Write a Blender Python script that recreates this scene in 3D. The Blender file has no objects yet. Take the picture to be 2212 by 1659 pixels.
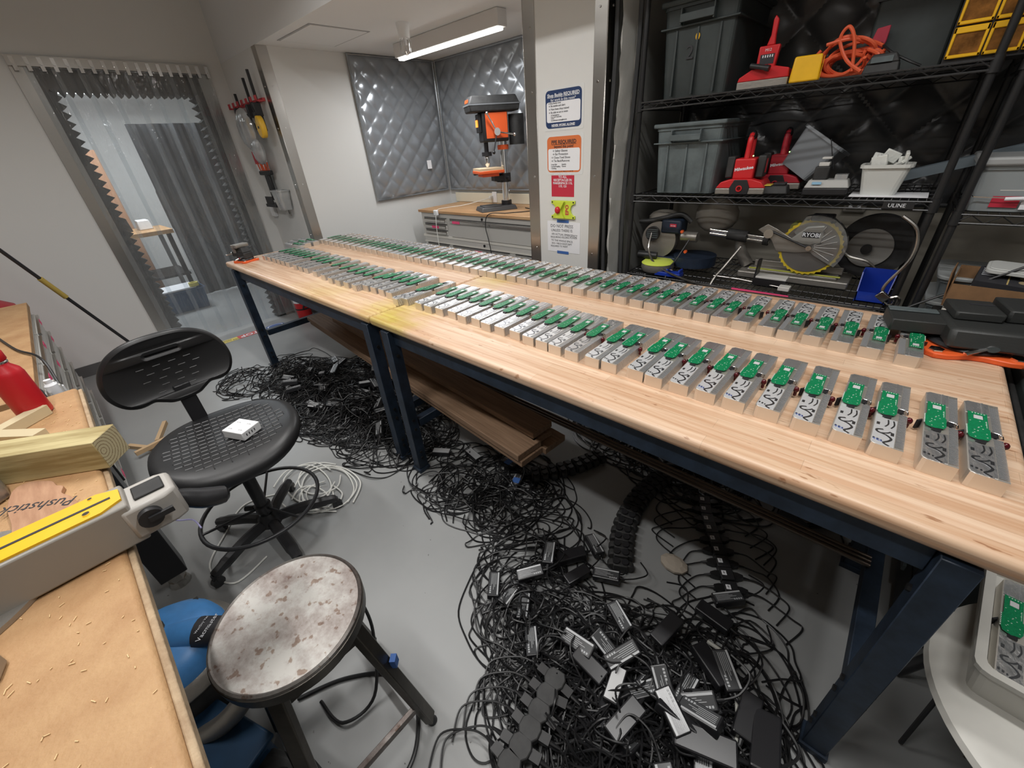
import bpy, bmesh, math, random
from mathutils import Vector, Matrix, Euler
R = math.radians
rnd = random.Random(7)
S = bpy.context.scene
C = S.collection
# ------------------------------------------------------------------ camera
cam_d = bpy.data.cameras.new('camera'); cam = bpy.data.objects.new('camera', cam_d); C.objects.link(cam)
S.camera = cam
F_PX, PITCH, ROLL, YAW = 866.11, R(30.917), R(-4.455), R(-44.21)
cam_d.sensor_width = 36; cam_d.lens = F_PX / 2212 * 36; cam_d.clip_start = .02
_f = Vector((math.sin(YAW)*math.cos(PITCH), math.cos(YAW)*math.cos(PITCH), -math.sin(PITCH)))
_r = Vector((math.cos(YAW), -math.sin(YAW), 0)); _u = _r.cross(_f)
_r2 = _r*math.cos(ROLL) + _u*math.sin(ROLL); _u2 = -_r*math.sin(ROLL) + _u*math.cos(ROLL)
cam.matrix_world = Matrix(((_r2.x, _u2.x, -_f.x, 0), (_r2.y, _u2.y, -_f.y, 0), (_r2.z, _u2.z, -_f.z, 1.6), (0, 0, 0, 1)))
# ------------------------------------------------------------------ world, exposure
W = bpy.data.worlds.new('world'); S.world = W; W.use_nodes = True
W.node_tree.nodes['Background'].inputs[0].default_value = (.80, .87, 1, 1)
W.node_tree.nodes['Background'].inputs[1].default_value = .10
S.view_settings.view_transform = 'Standard'; S.view_settings.look = 'None'
S.view_settings.gamma = 1; S.view_settings.use_curve_mapping = False
S.view_settings.exposure = 0.0
# ------------------------------------------------------------------ large lights (ceiling LED strips, out of frame)
def area(name, loc, sx, sy, power, col=(1, .97, .92), rot=(0, 0, 0), spread=180):
    l = bpy.data.lights.new(name, 'AREA'); l.shape = 'RECTANGLE'; l.size = sx; l.size_y = sy; l.energy = power; l.color = col
    o = bpy.data.objects.new(name, l); C.objects.link(o); o.location = loc; o.rotation_euler = rot; l.spread = R(spread)
    return o
HIGH_LAMPS = [(-2.9, -.3), (-.9, -.3), (-2.0, .9), (.3, .9)]
for x, y in HIGH_LAMPS:
    area('ceiling_lamp_light', (x, y, 2.96), 1.2, .1, 22, (1, .985, .965), spread=158)
area('alcove_lamp_light', (-3.17, 2.79, 2.285), 1.2, .05, 17, (.97, .98, 1))
area('back_room_light', (-7.4, 1.1, 2.7), 1.2, 1.2, 75, (.93, .97, 1))
# ================================================================== helpers
def _nt(name):
    m = bpy.data.materials.new(name); m.use_nodes = True
    nt = m.node_tree; return m, nt, nt.nodes['Principled BSDF']
def mat(name, col, rough=.5, metal=0, bump=0, bscale=60, var=0, vscale=6, col2=None, coat=0, emit=None, estr=0, stretch=None, detail=4, spec=None, v0=.35, v1=.7, trans=0, ior=1.45, alpha=None):
    m, nt, p = _nt(name)
    p.inputs['Roughness'].default_value = rough; p.inputs['Metallic'].default_value = metal
    p.inputs['Base Color'].default_value = (*col, 1)
    if coat: p.inputs['Coat Weight'].default_value = coat; p.inputs['Coat Roughness'].default_value = .15
    if spec is not None: p.inputs['Specular IOR Level'].default_value = spec
    if trans: p.inputs['Transmission Weight'].default_value = trans; p.inputs['IOR'].default_value = ior
    if alpha is not None: p.inputs['Alpha'].default_value = alpha
    if emit: p.inputs['Emission Color'].default_value = (*emit, 1); p.inputs['Emission Strength'].default_value = estr
    if bump or var or col2:
        tc = nt.nodes.new('ShaderNodeTexCoord'); mp = nt.nodes.new('ShaderNodeMapping')
        nt.links.new(tc.outputs['Object'], mp.inputs['Vector'])
        if stretch: mp.inputs['Scale'].default_value = stretch
        if var or col2:
            n = nt.nodes.new('ShaderNodeTexNoise'); n.inputs['Scale'].default_value = vscale; n.inputs['Detail'].default_value = detail
            n.inputs['Roughness'].default_value = .65
            r = nt.nodes.new('ShaderNodeValToRGB'); r.color_ramp.elements[0].position = v0; r.color_ramp.elements[1].position = v1
            c2 = col2 or tuple(min(1, c*(1+var)) for c in col); c1 = col if col2 else tuple(c*(1-var) for c in col)
            r.color_ramp.elements[0].color = (*c1, 1); r.color_ramp.elements[1].color = (*c2, 1)
            nt.links.new(mp.outputs[0], n.inputs['Vector']); nt.links.new(n.outputs['Fac'], r.inputs[0]); nt.links.new(r.outputs[0], p.inputs['Base Color'])
        if bump:
            b = nt.nodes.new('ShaderNodeBump'); b.inputs['Strength'].default_value = bump; b.inputs['Distance'].default_value = .004
            n2 = nt.nodes.new('ShaderNodeTexNoise'); n2.inputs['Scale'].default_value = bscale; n2.inputs['Detail'].default_value = 5
            nt.links.new(mp.outputs[0], n2.inputs['Vector']); nt.links.new(n2.outputs['Fac'], b.inputs['Height']); nt.links.new(b.outputs[0], p.inputs['Normal'])
    return m
def node(nt, t, **k):
    n = nt.nodes.new(t)
    for a, v in k.items(): setattr(n, a, v)
    return n
def butcher(name, ca, cb, cc, sx=1.0, sy=.043, stain=False):
    # glued up wooden staves: brick layout coloured stave by stave, grain along x
    m, nt, p = _nt(name); L = nt.links.new
    tc = node(nt, 'ShaderNodeTexCoord'); mp = node(nt, 'ShaderNodeMapping'); L(tc.outputs['Object'], mp.inputs[0])
    br = node(nt, 'ShaderNodeTexBrick'); L(mp.outputs[0], br.inputs['Vector'])
    br.inputs['Scale'].default_value = 1; br.inputs['Brick Width'].default_value = .55*sx; br.inputs['Row Height'].default_value = sy
    br.inputs['Mortar Size'].default_value = .0006; br.inputs['Mortar Smooth'].default_value = .6; br.offset = .37; br.inputs['Bias'].default_value = 0
    br.inputs['Color1'].default_value = (*ca, 1); br.inputs['Color2'].default_value = (*cb, 1); br.inputs['Mortar'].default_value = (*[c*.75 for c in ca], 1)
    gm = node(nt, 'ShaderNodeMapping'); gm.inputs['Scale'].default_value = (2.2, 60, 60); L(tc.outputs['Object'], gm.inputs[0])
    n = node(nt, 'ShaderNodeTexNoise'); n.inputs['Scale'].default_value = 1.3; n.inputs['Detail'].default_value = 6; L(gm.outputs[0], n.inputs['Vector'])
    r = node(nt, 'ShaderNodeValToRGB'); r.color_ramp.elements[0].position = .36; r.color_ramp.elements[1].position = .62
    r.color_ramp.elements[0].color = (*cc, 1); r.color_ramp.elements[1].color = (1, 1, 1, 1); L(n.outputs['Fac'], r.inputs[0])
    mx = node(nt, 'ShaderNodeMix', data_type='RGBA', blend_type='MULTIPLY'); mx.inputs[0].default_value = 1
    L(br.outputs['Color'], mx.inputs[6]); L(r.outputs[0], mx.inputs[7]); out = mx.outputs[2]
    # short dark pores, scratches
    sm = node(nt, 'ShaderNodeMapping'); sm.inputs['Scale'].default_value = (5, 22, 5); L(tc.outputs['Object'], sm.inputs[0])
    v = node(nt, 'ShaderNodeTexNoise'); v.inputs['Scale'].default_value = 4; v.inputs['Detail'].default_value = 8; L(sm.outputs[0], v.inputs['Vector'])
    r2 = node(nt, 'ShaderNodeValToRGB'); r2.color_ramp.elements[0].position = .66; r2.color_ramp.elements[1].position = .72
    r2.color_ramp.elements[0].color = (1, 1, 1, 1); r2.color_ramp.elements[1].color = (.62, .5, .42, 1); L(v.outputs['Fac'], r2.inputs[0])
    m2 = node(nt, 'ShaderNodeMix', data_type='RGBA', blend_type='MULTIPLY'); m2.inputs[0].default_value = 1
    L(out, m2.inputs[6]); L(r2.outputs[0], m2.inputs[7]); out = m2.outputs[2]
    if stain:   # spilled fluorescent yellow marker paint around the seam between the two tops
        for (px, py, rad, st) in ((-1.72, .99, .42, .8), (-1.64, 1.60, .22, .75), (-2.35, .93, .55, .35), (-1.62, .90, .20, .8)):
            d = node(nt, 'ShaderNodeVectorMath', operation='DISTANCE'); d.inputs[1].default_value = (px, py, .93)
            sc = node(nt, 'ShaderNodeMapping'); L(tc.outputs['Object'], sc.inputs[0]); L(sc.outputs[0], d.inputs[0])
            nn = node(nt, 'ShaderNodeTexNoise'); nn.inputs['Scale'].default_value = 9; nn.inputs['Detail'].default_value = 6; L(tc.outputs['Object'], nn.inputs['Vector'])
            ma = node(nt, 'ShaderNodeMath', operation='MULTIPLY_ADD'); ma.inputs[1].default_value = rad*1.2; L(nn.outputs['Fac'], ma.inputs[0]); L(d.outputs['Value'], ma.inputs[2])
            mr = node(nt, 'ShaderNodeMapRange'); mr.inputs[1].default_value = rad*.6; mr.inputs[2].default_value = rad*1.35; mr.inputs[3].default_value = st; mr.inputs[4].default_value = 0
            L(ma.outputs[0], mr.inputs[0])
            mm = node(nt, 'ShaderNodeMix', data_type='RGBA', blend_type='MULTIPLY'); L(mr.outputs[0], mm.inputs[0]); L(out, mm.inputs[6]); mm.inputs[7].default_value = (.86, .95, .33, 1); out = mm.outputs[2]
    L(out, p.inputs['Base Color']); p.inputs['Roughness'].default_value = .42
    b = node(nt, 'ShaderNodeBump'); b.inputs['Strength'].default_value = .12; b.inputs['Distance'].default_value = .002; L(n.outputs['Fac'], b.inputs['Height']); L(b.outputs[0], p.inputs['Normal'])
    return m
def film(name, tint, haze=.25, gloss=.12, rough=.08, wav=.5):
    # clear soft plastic: transparent, a little milky, with a rippled glossy skin
    m, nt, p = _nt(name); L = nt.links.new; nt.nodes.remove(p); out = nt.nodes['Material Output']
    t = node(nt, 'ShaderNodeBsdfTransparent'); t.inputs[0].default_value = (*tint, 1)
    d = node(nt, 'ShaderNodeBsdfDiffuse'); d.inputs[0].default_value = (.8, .82, .83, 1)
    g = node(nt, 'ShaderNodeBsdfGlossy'); g.inputs['Roughness'].default_value = rough; g.inputs[0].default_value = (1, 1, 1, 1)
    tc = node(nt, 'ShaderNodeTexCoord'); mp = node(nt, 'ShaderNodeMapping'); mp.inputs['Scale'].default_value = (3, 3, .6); L(tc.outputs['Object'], mp.inputs[0])
    n = node(nt, 'ShaderNodeTexNoise'); n.inputs['Scale'].default_value = 3; n.inputs['Detail'].default_value = 4; n.inputs['Distortion'].default_value = 1; L(mp.outputs[0], n.inputs['Vector'])
    b = node(nt, 'ShaderNodeBump'); b.inputs['Strength'].default_value = wav; b.inputs['Distance'].default_value = .05; L(n.outputs['Fac'], b.inputs['Height']); L(b.outputs[0], g.inputs['Normal'])
    m1 = node(nt, 'ShaderNodeMixShader'); m2 = node(nt, 'ShaderNodeMixShader')
    n3 = node(nt, 'ShaderNodeTexNoise'); n3.inputs['Scale'].default_value = 9; n3.inputs['Detail'].default_value = 6; L(tc.outputs['Object'], n3.inputs['Vector'])
    mr = node(nt, 'ShaderNodeMapRange'); mr.inputs[3].default_value = haze*.6; mr.inputs[4].default_value = haze*1.4; L(n3.outputs['Fac'], mr.inputs[0]); L(mr.outputs[0], m1.inputs[0])
    L(t.outputs[0], m1.inputs[1]); L(d.outputs[0], m1.inputs[2])
    fr = node(nt, 'ShaderNodeFresnel'); fr.inputs[0].default_value = 1.4; ma = node(nt, 'ShaderNodeMath', operation='MULTIPLY_ADD'); ma.inputs[1].default_value = 1; ma.inputs[2].default_value = gloss*.3
    L(fr.outputs[0], ma.inputs[0]); L(ma.outputs[0], m2.inputs[0]); L(m1.outputs[0], m2.inputs[1]); L(g.outputs[0], m2.inputs[2]); L(m2.outputs[0], out.inputs[0])
    return m
class MB:
    def __init__(s): s.v = []; s.f = []; s.M = Matrix.Identity(4)
    def add(s, vs, fs):
        b = len(s.v); s.v += [tuple(s.M @ Vector(p)) for p in vs]; s.f += [tuple(i+b for i in f) for f in fs]; return s
    def at(s, loc=(0, 0, 0), rot=(0, 0, 0), sc=1): s.M = Matrix.Translation(loc) @ Euler(rot).to_matrix().to_4x4() @ Matrix.Scale(sc, 4); return s
    def box(s, a, b):
        x0, y0, z0 = a; x1, y1, z1 = b
        return s.add([(x0,y0,z0),(x1,y0,z0),(x1,y1,z0),(x0,y1,z0),(x0,y0,z1),(x1,y0,z1),(x1,y1,z1),(x0,y1,z1)], [(3,2,1,0),(4,5,6,7),(0,1,5,4),(1,2,6,5),(2,3,7,6),(3,0,4,7)])
    def cbox(s, c, d): return s.box([c[i]-d[i]/2 for i in range(3)], [c[i]+d[i]/2 for i in range(3)])
    def taper(s, c, d0, d1, h):   # frustum box: base centre c, base size d0, top size d1
        x, y, z = c; v = []
        for (w, l), zz in ((d0, z), (d1, z+h)): v += [(x-w/2,y-l/2,zz),(x+w/2,y-l/2,zz),(x+w/2,y+l/2,zz),(x-w/2,y+l/2,zz)]
        return s.add(v, [(3,2,1,0),(4,5,6,7),(0,1,5,4),(1,2,6,5),(2,3,7,6),(3,0,4,7)])
    def prism(s, poly, z0, z1, axis='z'):
        n = len(poly)
        def P(a, b, c): return (a, b, c) if axis == 'z' else ((a, c, b) if axis == 'y' else (c, a, b))
        v = [P(a, b, z0) for a, b in poly] + [P(a, b, z1) for a, b in poly]
        return s.add(v, [tuple(reversed(range(n))), tuple(range(n, 2*n))] + [(i, (i+1) % n, n+(i+1) % n, n+i) for i in range(n)])
    def tube(s, pts, r, n=8, caps=True, closed=False):
        pts = [Vector(p) for p in pts]; m = len(pts); rr = r if isinstance(r, (list, tuple)) else [r]*m
        v = []; prev = None
        for i, p in enumerate(pts):
            if closed: t = pts[(i+1) % m]-pts[i-1]
            else: t = pts[min(i+1, m-1)]-pts[max(i-1, 0)]
            if t.length < 1e-9: t = Vector((0, 0, 1))
            t.normalize()
            if prev is None:
                a = Vector((0, 0, 1)) if abs(t.z) < .9 else Vector((1, 0, 0)); nx = t.cross(a).normalized()
            else:
                nx = prev - t*prev.dot(t)
                nx = nx.normalized() if nx.length > 1e-6 else t.orthogonal().normalized()
            prev = nx; ny = t.cross(nx)
            for k in range(n):
                a = 2*math.pi*k/n; v.append(tuple(p + (nx*math.cos(a)+ny*math.sin(a))*rr[i]))
        f = []
        for i in range(m if closed else m-1):
            for k in range(n):
                a, b = i*n+k, i*n+(k+1) % n; j = (i+1) % m; f.append((a, b, j*n+(k+1) % n, j*n+k))
        if caps and not closed: f += [tuple(reversed(range(n))), tuple(range((m-1)*n, m*n))]
        return s.add(v, f)
    def cyl(s, a, b, r, r2=None, n=20): return s.tube([a, b], [r, r if r2 is None else r2], n)
    def lathe(s, prof, n=32, c=(0, 0, 0)):
        v = []; f = []; m = len(prof)
        for k in range(n):
            a = 2*math.pi*k/n
            for r, z in prof: v.append((c[0]+r*math.cos(a), c[1]+r*math.sin(a), c[2]+z))
        for k in range(n):
            for i in range(m-1): f.append((k*m+i, ((k+1) % n)*m+i, ((k+1) % n)*m+i+1, k*m+i+1))
        if prof[0][0] > 1e-6: f.append(tuple(k*m for k in reversed(range(n))))
        if prof[-1][0] > 1e-6: f.append(tuple(k*m+m-1 for k in range(n)))
        return s.add(v, f)
    def ball(s, c, r, n=12, sq=(1, 1, 1)):
        v = []; f = []
        for i in range(n//2+1):
            t = math.pi*i/(n//2)
            for k in range(n): a = 2*math.pi*k/n; v.append((c[0]+r*sq[0]*math.sin(t)*math.cos(a), c[1]+r*sq[1]*math.sin(t)*math.sin(a), c[2]+r*sq[2]*math.cos(t)))
        for i in range(n//2):
            for k in range(n): f.append((i*n+k, (i+1)*n+k, (i+1)*n+(k+1) % n, i*n+(k+1) % n))
        return s.add(v, f)
    def tub(s, c, w, l, h, w2, l2, t=.004, rim=.01, r=.02):   # open tapered tub, base centre c, base w x l, top w2 x l2
        def ring(a, b, z, rr):
            o = []
            for (sx, sy, a0) in ((1, -1, -90), (1, 1, 0), (-1, 1, 90), (-1, -1, 180)):
                for k in range(4):
                    an = R(a0+30*k); o.append((c[0]+sx*(a/2-rr)+rr*math.cos(an), c[1]+sy*(b/2-rr)+rr*math.sin(an), c[2]+z))
            return o
        rs = [ring(w, l, 0, r), ring(w2, l2, h-.012, r), ring(w2+2*rim, l2+2*rim, h-.012, r+rim), ring(w2+2*rim, l2+2*rim, h, r+rim), ring(w2-2*t, l2-2*t, h, r), ring(w-2*t, l-2*t, t, r)]
        v = [p for q in rs for p in q]; f = [tuple(reversed(range(16))), tuple(range(80, 96))]
        for j in range(5):
            for k in range(16): f.append((j*16+k, j*16+(k+1) % 16, (j+1)*16+(k+1) % 16, (j+1)*16+k))
        return s.add(v, f)
    def mesh(s, name, smooth=False):
        me = bpy.data.meshes.new(name); me.from_pydata(s.v, [], s.f); me.update()
        if smooth:
            me.polygons.foreach_set('use_smooth', [True]*len(me.polygons))
            me.set_sharp_from_angle(angle=R(38))
        return me
    def build(s, name, m=None, parent=None, smooth=False, bevel=0, seg=2, kind=None, label=None):
        o = bpy.data.objects.new(name, s.mesh(name, smooth or bevel > 0)); C.objects.link(o)
        if m: o.data.materials.append(m)
        if parent: o.parent = parent
        if bevel:
            b = o.modifiers.new('bevel', 'BEVEL'); b.width = bevel; b.segments = seg; b.limit_method = 'ANGLE'; b.angle_limit = R(35)
        if kind: o['kind'] = kind
        if label: o['label'] = label
        return o
def thing(name, label, cat, loc=(0, 0, 0), rot=0, group=None):
    o = bpy.data.objects.new(name, None); C.objects.link(o); o.empty_display_size = .05
    o.location = loc; o.rotation_euler = (0, 0, rot) if not isinstance(rot, (tuple, list)) else rot
    o['label'] = label; o['category'] = cat
    if group: o['group'] = group
    return o
def tag(o, label, cat, group=None, kind=None):
    o['label'] = label; o['category'] = cat
    if group: o['group'] = group
    if kind: o['kind'] = kind
    return o
def struct(o): o['kind'] = 'structure'; return o
def tree(o, parent=None):
    c = o.copy(); C.objects.link(c); c.parent = parent
    for ch in [q for q in bpy.data.objects if q.parent == o]: tree(ch, c)
    return c
def text(s, size, m, parent=None, loc=(0, 0, 0), rot=(90, 0, 0), name='lettering', ext=.0004, align='CENTER', bold=0, sx=1, label=None, space=1):
    cu = bpy.data.curves.new('txt', 'FONT'); cu.body = s; cu.size = size; cu.extrude = ext; cu.align_x = align; cu.align_y = 'CENTER'; cu.offset = bold; cu.space_line = space; cu.resolution_u = 2
    t = bpy.data.objects.new('txt', cu); C.objects.link(t); dg = bpy.context.evaluated_depsgraph_get()
    me = bpy.data.meshes.new_from_object(t.evaluated_get(dg)); bpy.data.objects.remove(t); bpy.data.curves.remove(cu)
    me.name = name; o = bpy.data.objects.new(name, me); C.objects.link(o); me.materials.clear(); me.materials.append(m)
    o.location = loc; o.rotation_euler = tuple(R(a) for a in rot); o.scale = (sx, 1, 1)
    if parent: o.parent = parent
    if label: o['label'] = label
    return o
def spline(ctrl, per=8, closed=False):
    P = [Vector(p) for p in ctrl]; n = len(P); out = []
    for i in range(n if closed else n-1):
        if closed: a, b, c, d = P[i-1], P[i], P[(i+1) % n], P[(i+2) % n]
        else: a, b, c, d = P[max(i-1, 0)], P[i], P[i+1], P[min(i+2, n-1)]
        for k in range(per):
            t = k/per; out.append(.5*((2*b)+(c-a)*t+(2*a-5*b+4*c-d)*t*t+(3*b-a-3*c+d)*t*t*t))
    if not closed: out.append(P[-1])
    return out
# ------------------------------------------------------------------ materials
M = {}
M['wall'] = mat('painted_wall', (.70, .70, .68), .6, bump=.06, bscale=180)
M['ceiling'] = mat('painted_ceiling', (.74, .75, .75), .7, bump=.05, bscale=120)
M['steel'] = mat('brushed_stainless', (.55, .53, .50), .26, 1, bump=.05, bscale=30, stretch=(1, 1, .1))
M['alu'] = mat('machined_aluminium', (.88, .89, .90), .34, .85, bump=.10, bscale=40)
M['alu_mill'] = mat('end_milled_aluminium', (.97, .97, .98), .30, .92, bump=.9, bscale=60, stretch=(1.4, .7, 1), detail=2)
M['alu_plain'] = mat('satin_aluminium_face', (.80, .76, .70), .5, 1, bump=.05, bscale=300)
M['alu_dark'] = mat('milled_channel', (.30, .31, .33), .35, 1)
M['chrome'] = mat('chrome', (.8, .8, .8), .12, 1)
M['iron'] = mat('cast_iron', (.12, .12, .12), .5, .6, bump=.3, bscale=200)
M['grey_iron'] = mat('grey_cast_metal', (.36, .34, .31), .42, .7, bump=.2, bscale=90)
M['black'] = mat('black_plastic', (.018, .018, .02), .42)
M['cable'] = mat('black_cable_jacket', (.012, .012, .013), .38)
M['black_soft'] = mat('black_polyurethane', (.012, .012, .013), .42, bump=.05, bscale=400)
M['black_metal'] = mat('black_coated_wire', (.025, .025, .026), .35, .3)
M['black_dull'] = mat('dusty_black_plastic', (.03, .03, .03), .6, var=.4, vscale=14)
M['white_cord'] = mat('white_cord', (.72, .72, .68), .45)
M['white'] = mat('white_plastic', (.84, .85, .86), .35)
M['paper'] = mat('paper', (.84, .85, .88), .7)
M['navy_steel'] = mat('navy_painted_steel', (.020, .034, .058), .45, .1, var=.35, vscale=14, bump=.06, bscale=60)
M['navy_print'] = mat('navy_print', (.02, .045, .13), .4)
M['orange_print'] = mat('orange_print', (.72, .19, .06), .4)
M['red_print'] = mat('red_print', (.55, .03, .06), .4)
M['blue_tape'] = mat('blue_tape', (.05, .14, .42), .6)
M['pink_tape'] = mat('pink_tape', (.85, .08, .22), .6)
M['orange'] = mat('orange_enamel', (.85, .13, .03), .35)
M['lime'] = mat('lime_plastic', (.62, .74, .06), .4)
M['red'] = mat('red_plastic', (.62, .02, .025), .35)
M['red_matte'] = mat('red_powder_coat', (.50, .012, .02), .38, bump=.04, bscale=500)
M['dark_red'] = mat('dark_red_lens', (.08, .004, .008), .15)
M['yellow'] = mat('yellow_plastic', (.90, .50, .01), .4, var=.06, vscale=10)
M['pcb'] = mat('green_circuit_laminate', (.004, .20, .075), .35, bump=.15, bscale=700, var=.25, vscale=260)
M['pcb_detail'] = mat('solder_and_silkscreen', (.62, .72, .64), .4)
M['chest'] = mat('light_grey_enamel', (.60, .59, .56), .35)
M['top_wood'] = butcher('butcher_block', (.68, .475, .32), (.78, .58, .42), (.82, .70, .62), stain=True)
M['chest_wood'] = butcher('chest_top_wood', (.55, .34, .17), (.68, .45, .25), (.7, .55, .42), 1, .05)
M['ply'] = mat('worn_plywood', (.40, .215, .095), .62, col2=(.56, .35, .175), vscale=7, detail=9, bump=.35, bscale=160, stretch=(1, 1, 1), v0=.3, v1=.7)
M['ply_edge'] = mat('worn_plywood_edge', (.36, .25, .15), .75, col2=(.52, .39, .25), vscale=25, bump=.5, bscale=120)
M['shaving'] = mat('wood_shaving', (.82, .60, .32), .7)
M['brown_ply'] = mat('brown_plywood', (.40, .21, .12), .7, col2=(.52, .30, .18), vscale=5, stretch=(2, 12, 2))
M['lumber'] = mat('dark_lumber', (.20, .12, .07), .7, col2=(.33, .21, .13), vscale=3, stretch=(1.2, 26, 26), bump=.15, bscale=20)
M['vent_grey'] = mat('grey_tote_plastic', (.11, .135, .14), .5, var=.25, vscale=9)
M['dark_tote'] = mat('dark_tote_plastic', (.035, .045, .045), .5, var=.25, vscale=6)
M['clear'] = film('clear_box_plastic', (.80, .80, .76), .16, .15, .10, .2)
M['bag'] = film('clear_bag_plastic', (.80, .82, .82), .38, .4, .12, 1)
M['pvc'] = film('pvc_curtain_strip', (.88, .91, .93), .14, .15, .03, .8)
M['cardboard'] = mat('cardboard', (.22, .12, .055), .75, var=.12, vscale=20)
M['blue_bin'] = mat('blue_plastic', (.01, .04, .36), .35)
M['vac_blue'] = mat('vacuum_blue_plastic', (.07, .26, .60), .4, var=.12, vscale=12)
M['mid_blue'] = mat('deep_blue_plastic', (.008, .05, .12), .55, var=.2, vscale=5)
M['stool_white'] = mat('white_moulded_plastic', (.55, .54, .50), .42, var=.05)
M['text_dark'] = mat('dark_ink', (.03, .03, .035), .6)
M['text_light'] = mat('light_ink', (.80, .82, .86), .5)
M['amber'] = mat('amber_clear_drawer', (.20, .085, .02), .15, var=.5, vscale=20)
M['glow'] = mat('lamp_tube', (1, 1, 1), .5, emit=(1, .985, .93), estr=9)
M['glow_dim'] = mat('back_lamp_tube', (1, 1, 1), .5, emit=(.95, .97, 1), estr=5)
M['led_green'] = mat('green_indicator', (.3, 1, .3), .4, emit=(.5, 1, .3), estr=3)
M['led_orange'] = mat('lit_orange_switch', (1, .3, .05), .4, emit=(1, .35, .05), estr=1.5)
M['foam'] = mat('dark_foam', (.035, .037, .036), .9)
M['vinyl_grey'] = mat('silver_grey_vinyl', (.30, .32, .34), .26, .4, bump=.14, bscale=22)
M['vinyl_black'] = mat('black_vinyl', (.06, .062, .065), .30, .1, bump=.22, bscale=26)
M['fabric_grey'] = mat('grey_scrim_fabric', (.40, .40, .38), .85, bump=.5, bscale=30)
M['dark_curtain'] = mat('dark_curtain', (.055, .058, .062), .6, bump=.3, bscale=8, stretch=(6, 6, .5))
# painted concrete floor with mottling and scuffs
def floor_mat():
    m, nt, p = _nt('painted_concrete'); L = nt.links.new
    tc = node(nt, 'ShaderNodeTexCoord')
    n = node(nt, 'ShaderNodeTexNoise'); n.inputs['Scale'].default_value = 1.6; n.inputs['Detail'].default_value = 8; L(tc.outputs['Object'], n.inputs['Vector'])
    r = node(nt, 'ShaderNodeValToRGB'); r.color_ramp.elements[0].position = .3; r.color_ramp.elements[1].position = .7
    r.color_ramp.elements[0].color = (.255, .262, .262, 1); r.color_ramp.elements[1].color = (.32, .325, .322, 1); L(n.outputs['Fac'], r.inputs[0])
    n2 = node(nt, 'ShaderNodeTexNoise'); n2.inputs['Scale'].default_value = 34; n2.inputs['Detail'].default_value = 3; L(tc.outputs['Object'], n2.inputs['Vector'])
    r2 = node(nt, 'ShaderNodeValToRGB'); r2.color_ramp.elements[0].position = .735; r2.color_ramp.elements[1].position = .76
    r2.color_ramp.elements[0].color = (1, 1, 1, 1); r2.color_ramp.elements[1].color = (.35, .32, .30, 1); L(n2.outputs['Fac'], r2.inputs[0])
    mx = node(nt, 'ShaderNodeMix', data_type='RGBA', blend_type='MULTIPLY'); mx.inputs[0].default_value = 1; L(r.outputs[0], mx.inputs[6]); L(r2.outputs[0], mx.inputs[7]); L(mx.outputs[2], p.inputs['Base Color'])
    mr = node(nt, 'ShaderNodeMapRange'); mr.inputs[3].default_value = .28; mr.inputs[4].default_value = .5; L(n.outputs['Fac'], mr.inputs[0]); L(mr.outputs[0], p.inputs['Roughness'])
    b = node(nt, 'ShaderNodeBump'); b.inputs['Strength'].default_value = .1; b.inputs['Distance'].default_value = .003; L(n2.outputs['Fac'], b.inputs['Height']); L(b.outputs[0], p.inputs['Normal'])
    return m
M['floor'] = floor_mat()
def rust_mat():
    m, nt, p = _nt('rust_spotted_steel'); L = nt.links.new
    tc = node(nt, 'ShaderNodeTexCoord')
    n = node(nt, 'ShaderNodeTexNoise'); n.inputs['Scale'].default_value = 9; n.inputs['Detail'].default_value = 9; n.inputs['Roughness'].default_value = .7; L(tc.outputs['Object'], n.inputs['Vector'])
    r = node(nt, 'ShaderNodeValToRGB'); e = r.color_ramp.elements; e[0].position = .33; e[1].position = .62
    e[0].color = (.12, .085, .075, 1); e[1].color = (.33, .32, .30, 1); e.new(.47).color = (.23, .205, .19, 1); L(n.outputs['Fac'], r.inputs[0])
    v = node(nt, 'ShaderNodeTexNoise'); v.inputs['Scale'].default_value = 42; v.inputs['Detail'].default_value = 3; L(tc.outputs['Object'], v.inputs['Vector'])
    r2 = node(nt, 'ShaderNodeValToRGB'); r2.color_ramp.elements[0].position = .60; r2.color_ramp.elements[1].position = .66
    r2.color_ramp.elements[0].color = (1, 1, 1, 1); r2.color_ramp.elements[1].color = (.6, .48, .42, 1); L(v.outputs['Fac'], r2.inputs[0])
    mx = node(nt, 'ShaderNodeMix', data_type='RGBA', blend_type='MULTIPLY'); mx.inputs[0].default_value = 1; L(r.outputs[0], mx.inputs[6]); L(r2.outputs[0], mx.inputs[7]); L(mx.outputs[2], p.inputs['Base Color'])
    p.inputs['Metallic'].default_value = .85
    mr = node(nt, 'ShaderNodeMapRange'); mr.inputs[3].default_value = .55; mr.inputs[4].default_value = .32; L(n.outputs['Fac'], mr.inputs[0]); L(mr.outputs[0], p.inputs['Roughness'])
    b = node(nt, 'ShaderNodeBump'); b.inputs['Strength'].default_value = .3; b.inputs['Distance'].default_value = .004; L(n.outputs['Fac'], b.inputs['Height']); L(b.outputs[0], p.inputs['Normal'])
    return m
M['rust'] = rust_mat()
M['stool_leg'] = mat('aged_dark_steel', (.075, .068, .058), .35, .8, bump=.1, bscale=60, var=.3)
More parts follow.
